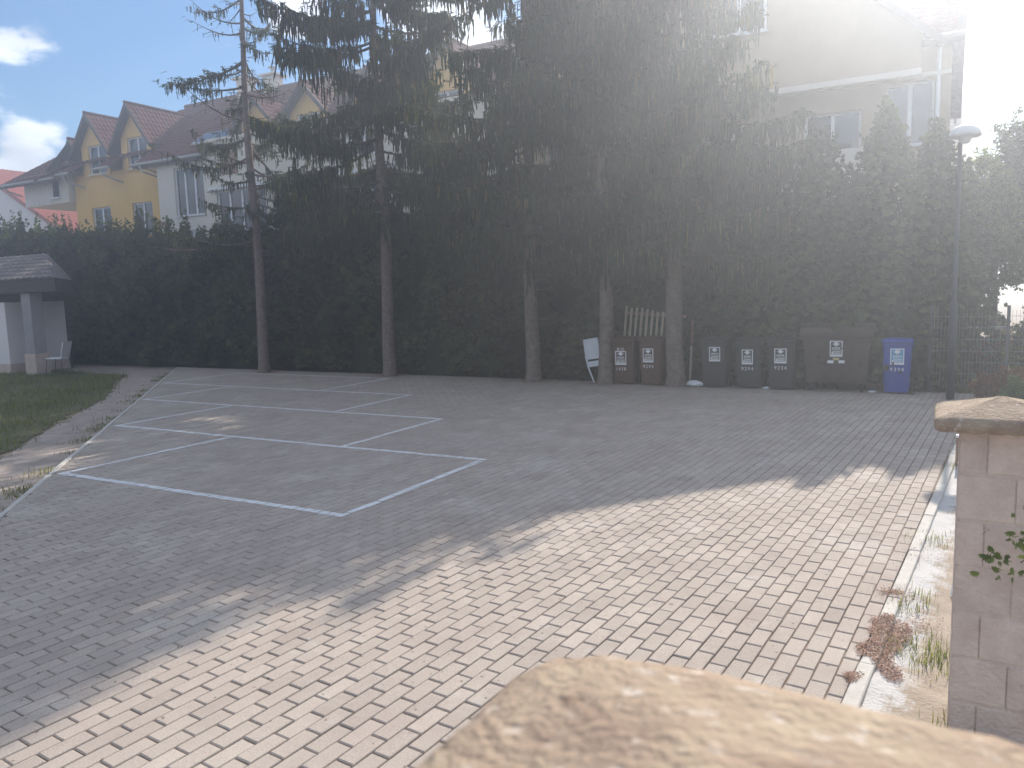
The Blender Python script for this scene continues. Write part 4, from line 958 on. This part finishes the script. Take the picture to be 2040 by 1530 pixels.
# ------------------------------------------------------------------ bins
def sticker(parent, x0, x1, z0, z1, Y, slope=.06, base=None, face=None):
    """flat print on the front (facing -Y); Y is the surface at z0, slope tips it with the body"""
    w = x1 - x0; h = z1 - z0; s = MB()
    def rect(a, b, c, d): s.add([(w * a, -.0035, h * c), (w * b, -.0035, h * c), (w * b, -.0035, h * d), (w * a, -.0035, h * d)], [(0, 1, 2, 3)])
    so_ = MB().box(0, w, -.002, .004, 0, h).build('sticker', face or base, parent); so_.location = (x0, Y - .003, z0); so_.rotation_euler = (slope, 0, 0)
    for r_ in ((0, .08, 0, 1), (.92, 1, 0, 1), (.08, .92, .94, 1), (.08, .92, 0, .12), (.14, .86, .15, .20), (.14, .24, .20, .29), (.2, .86, .32, .37), (.14, .86, .235, .27), (.14, .86, .43, .455)): rect(*r_)
    for k in range(6): rect(.2 + k * .105, .27 + k * .105, .50, .59)     # a line of small capitals, unreadable at this size
    s.add([(w * a, -.0035, h * b) for a, b in ((.35, .92), (.65, .92), (.65, .82), (.82, .82), (.5, .64), (.18, .82), (.35, .82))], [(0, 1, 2, 6), (5, 4, 3)])
    s.build('print', M_stick, so_)
    return so_
def wheelie(X, Y, w, h, m, label, code=None, st=None, stz=None, bio=False, rz=0, face=None, lidm=None, cat='bin'):
    t = thing('wheelie_bin', label, cat, (X, Y, 0), rz, 'bins lined up under the hedge')
    d = w * 1.12; wb = w * .80; db = d * .74; f0 = -d / 2
    def rr(wd, y0, y1, z, c=.03): return [(-wd / 2 + c, y0, z), (wd / 2 - c, y0, z), (wd / 2, y0 + c, z), (wd / 2, y1 - c, z), (wd / 2 - c, y1, z), (-wd / 2 + c, y1, z), (-wd / 2, y1 - c, z), (-wd / 2, y0 + c, z)]
    b = MB(); off = .05
    b.loft([rr(wb, f0 + off, f0 + off + db, .035), rr(wb + .01, f0 + off - .004, f0 + off + db, .06), rr(w * .93, f0 + .014, f0 + d * .9, h * .86), rr(w * .93, f0 + .014, f0 + d * .9, h * .862), rr(w, f0, f0 + d, h * .875), rr(w, f0, f0 + d, h * .925)])
    b.build('body', m, t, smooth=False)
    l = MB(); l.loft([rr(w * 1.03, f0 - .025, f0 + d + .01, h * .928), rr(w * 1.04, f0 - .03, f0 + d + .015, h * .95), rr(w * 1.0, f0 - .01, f0 + d, h * .975), rr(w * .8, f0 + .06, f0 + d * .92, h)])
    l.build('lid', lidm or m, t)
    MB().tube([(-w * .36, f0 + d + .01, h * .9), (-w * .36, f0 + d + .09, h * .93), (w * .36, f0 + d + .09, h * .93), (w * .36, f0 + d + .01, h * .9)], .014, 6).build('handle', m, t)
    for sx in (-1, 1):
        q = MB().tube([(sx * (wb / 2 + .0), f0 + off + db - .03, .1), (sx * (wb / 2 + .045), f0 + off + db - .03, .1)], .1, 14); q.build('wheel', M_wheel, t)
    for sx in (-.62, .62): MB().box(sx * w * .5 - .006, sx * w * .5 + .006, f0 + .03, f0 + .06, h * .12, h * .8).build('rib', m, t)
    slope = (off - .018) / (h * .8)
    yf = lambda z: f0 + off - .004 - slope * (z - .06)
    if st: sticker(t, st[0], st[1], st[2], st[3], yf(st[2]), slope, face=face, base=m)
    if bio: text_mesh('lettering', 'BIO', .085, M_stick, t, ((st[0] + st[1]) / 2, yf(st[3]) - .006, st[3] + .008), rot=(math.pi / 2 + slope, 0, 0))
    if code: text_mesh('lettering', code, .095, M_stick, t, ((st[0] + st[1]) / 2, yf(st[2]) - .004, st[2] - .115), rot=(math.pi / 2 + slope, 0, 0))
    return t
def pxbin(xc, w, h, m, label, code, stpx, Yf=14.87, **k):
    """stpx: sticker corner pixels in the photograph, turned into metres on the bin's front"""
    (xa, za) = PY(stpx[0], stpx[1], Yf + .03); (xb, zb) = PY(stpx[2], stpx[3], Yf + .03); d = w * 1.12
    return wheelie(xc, Yf + d / 2, w, h, m, label, code, (xa - xc, xb - xc, min(za, zb), max(za, zb)), **k)
pxbin(-5.62, .50, .97, M_bbrown, 'brown wheelie bin marked BIO and 1438, beside the spruce trunk', '1438', (1226, 699, 1248, 727), bio=True)
pxbin(-5.04, .50, .98, M_bbrown, 'brown wheelie bin numbered 9295 beneath the slatted frame', '9295', (1281, 694, 1302, 722))
pxbin(-3.78, .54, .97, M_bblack, 'black wheelie bin without a number, first right of the rightmost spruce', None, (1413, 691, 1435, 720))
pxbin(-3.12, .52, .96, M_bblack, 'dark wheelie bin numbered 9294 in the middle of three', '9294', (1478, 696, 1500, 726))
pxbin(-2.52, .52, .97, M_bblack, 'dark wheelie bin numbered 9234 next to the large container', '9234', (1543, 694, 1567, 724))
pxbin(-.60, .48, .97, M_bblue, 'blue wheelie bin numbered 9398 with blue sticker, rightmost of the bins', '9398', (1774, 694, 1801, 727), face=M_stickblue)
# large container
t = thing('waste_container', 'large dark four-wheeled waste container with domed lid', 'container', (-1.58, 15.3, 0), 0)
def rc(x0, x1, y0, y1, z): return [(x0, y0, z), (x1, y0, z), (x1, y1, z), (x0, y1, z)]
b = MB(); b.loft([rc(-.50, .50, -.36, .30, .16), rc(-.50, .50, -.37, .31, .19), rc(-.56, .56, -.42, .36, .98), rc(-.60, .60, -.46, .40, 1.0), rc(-.60, .60, -.46, .40, 1.06)]); b.build('body', M_bcont, t)
lid = MB(); rings = []
for k in range(9):
    a = PI * k / 8; rings.append((-.03 - .43 * math.cos(a), 1.065 + .17 * math.sin(a) ** .7 if 0 < k < 8 else 1.065))
lid.loft([[(-.61, y_, z_) for y_, z_ in rings], [(.61, y_, z_) for y_, z_ in rings]]); lid.build('lid', M_bcont, t)
MB().bbox(-.62, .62, -.475, -.455, 1.03, 1.08, .004).build('rim', M_bcont, t)
for sx in (-1, 1): MB().tube([(sx * .6, -.05, .93), (sx * .7, -.05, .93)], .03, 8).build('trunnion', M_dark, t)
for (wx, wy) in ((-.42, -.25), (.42, -.25), (-.42, .2), (.42, .2)): MB().tube([(wx - .025, wy, .085), (wx + .025, wy, .085)], .085, 14).build('wheel', M_wheel, t)
for k in range(3): MB().bbox(-.40 + k * .3, -.2 + k * .3, -.42, -.385, .24, .34, .004).build('rib', M_bcont, t)
sx0, sz1 = PY(1653, 679, 14.86); sx1, sz0 = PY(1678, 711, 14.86); sticker(t, sx0 + 1.58, sx1 + 1.58, sz0, sz1, -.37 - (sz0 - .19) * .0633, .0632, base=M_bcont)
for (a, b_, mm) in (((1648, 718), (1660, 724), M_stick), ((1659, 713), (1671, 718), M_sticky), ((1670, 718), (1682, 724), M_stick)):
    q0 = PY(*a, 14.87); q1 = PY(*b_, 14.87); MB().box(q0[0] + 1.58, q1[0] + 1.58, -.40, -.38, q1[1], q0[1]).build('small_sticker', mm, t)
# rubbish bits
for (X, Y, m, lab) in ((-4.15, 14.95, M_plast_w, 'crumpled pale plastic bag between the spruce and the black bin'), (-2.8, 15.0, M_plast_w, 'small white scrap between two dark bins'), (-.98, 14.95, M_plast_w, 'small white scrap at the foot of the container')):
    sc_ = .12 if X < -4 else .045; q = MB(); rings = []
    for k in range(6):
        u = k / 5; rings.append([(sc_ * 1.6 * math.sin(PI * (.12 + .8 * u)) * math.cos(a) * random.uniform(.7, 1.15), sc_ * math.sin(PI * (.12 + .8 * u)) * math.sin(a) * random.uniform(.7, 1.1), sc_ * 1.1 * u) for a in [i * PI / 5 for i in range(10)]])
    q.loft(rings); tag(q.build('plastic_bag' if X < -4 else 'paper_scrap', m, loc=(X, Y, 0)), lab, 'rubbish')
# slatted frame leaning behind the brown bins
t = thing('slatted_frame', 'pale wooden slatted frame leaning behind the two brown bins', 'slatted frame', (-5.25, 15.42, 0), 0)
t.rotation_euler = (R(-4), R(4.0), 0)
for k in range(11):
    x = -.62 + k * .115; MB().bbox(x - .021, x + .021, -.012, .012, .02, 1.56 - .012 * k + random.uniform(-.03, .03), .003).build('slat', M_palew, t)
for z in (.25, .85, 1.38): MB().bbox(-.66, .66, .014, .05, z, z + .07, .003).build('rail', M_wood, t)
t = thing('wooden_post', 'thin wooden stake leaning right of the thick spruce trunk', 'stake', (-4.36, 15.35, 0)); t.rotation_euler = (0, R(2.5), 0)
MB().bbox(-.02, .02, -.02, .02, -.05, .78, .003).build('stake', M_palew, t); MB().bbox(-.017, .017, -.017, .017, .79, 1.3, .003).build('stake_top', M_wood, t)
# broken white chair behind trunk four
t = thing('broken_chair', 'broken white chair tipped against the spruce left of the bins', 'chair', (-6.30, 15.12, 0), R(-8)); t.rotation_euler = (0, R(-9), R(-12))
MB().bbox(-.19, .19, -.012, .012, .50, .94, .006).build('backrest', M_plast_w, t); MB().bbox(-.17, .2, -.02, .14, .34, .46, .006).build('seat', M_plast_w, t)
MB().tube([(-.17, -.02, .58), (-.13, -.02, .3), (-.06, 0, 0)], [.022, .02, .018], 8).build('leg', M_plast_w, t); MB().tube([(.2, -.02, .5), (.2, 0, .02)], .018, 8).build('leg', M_plast_w, t)

# ------------------------------------------------------------------ lamp post
t = thing('street_lamp', 'tall thin lamp post with a mushroom dome at the right', 'lamp post', (.22, 14.55, 0))
MB().tube([(0, 0, -.07), (0, 0, 1.55), (0, 0, 1.62), (0, 0, 4.12)], [.062, .062, .036, .032], 12).build('pole', M_dark, t, smooth=True)
dm = MB(); rings = []
for k in range(7):
    a = PI / 2 * k / 6; rings.append([(.235 * math.cos(a) * math.cos(i * PI / 10), .235 * math.cos(a) * math.sin(i * PI / 10), 4.2 + .19 * math.sin(a)) for i in range(20)])
rings[-1] = [(p[0] * .05 + .001 * math.cos(i), p[1] * .05 + .001 * math.sin(i), 4.39) for i, p in enumerate(rings[0])]
dm.loft(rings); dm.build('dome', M_lamp, t, smooth=True); MB().tube([(0, 0, 4.1), (0, 0, 4.19)], [.06, .11], 12).build('collar', M_lamp, t)
for ch in t.children:
    if ch.name.startswith(('dome', 'collar')): ch.location.x = .06

# ------------------------------------------------------------------ wire fence
t = thing('wire_fence', 'grey welded wire fence beside the lamp post', 'fence', (0, 0, 0))
for x in (-.1, 1.05, 3.3): MB().bbox(x - .025, x + .025, 15.52, 15.57, -.07, 1.5, .003).build('post', M_dark, t)
wb_ = MB()
for z in np.arange(.12, 1.45, .2): wb_.tube([(-.1, 15.54, z), (3.3, 15.54, z)], .004, 4)
for x in np.arange(-.05, 3.3, .055): wb_.tube([(x, 15.548, .05), (x, 15.548, 1.42)], .0025, 3)
wb_.build('wire_mesh', M_zinc, t, kind='stuff')
t = thing('garden_railing', 'pale low wooden railing beyond the wire fence', 'railing', (.98, 17.0, 0))
MB().bbox(-.5, .5, -.05, .05, 1.02, 1.07, .005).build('rail', M_kerb, t)
for lx in (-.42, .42): MB().bbox(lx - .03, lx + .03, -.03, .03, -.07, 1.018, .004).build('post', M_wood, t)

# ------------------------------------------------------------------ haze volume, added to stand in for veiling glare of the lens
hz = MB().box(-185, 165, -165, 190, -1.1, 13.0).build('haze', M_core, kind='stuff')
hm = bpy.data.materials.new('haze'); hm.use_nodes = True; hn = hm.node_tree; hn.nodes.clear()
ho = hn.nodes.new('ShaderNodeOutputMaterial'); hv = hn.nodes.new('ShaderNodeVolumePrincipled')
hv.inputs['Density'].default_value = HAZE_DENSITY; hv.inputs['Color'].default_value = (.80, .88, 1.0, 1); hv.inputs['Anisotropy'].default_value = HAZE_G
hn.links.new(hv.outputs[0], ho.inputs['Volume']); hz.data.materials.clear(); hz.data.materials.append(hm)
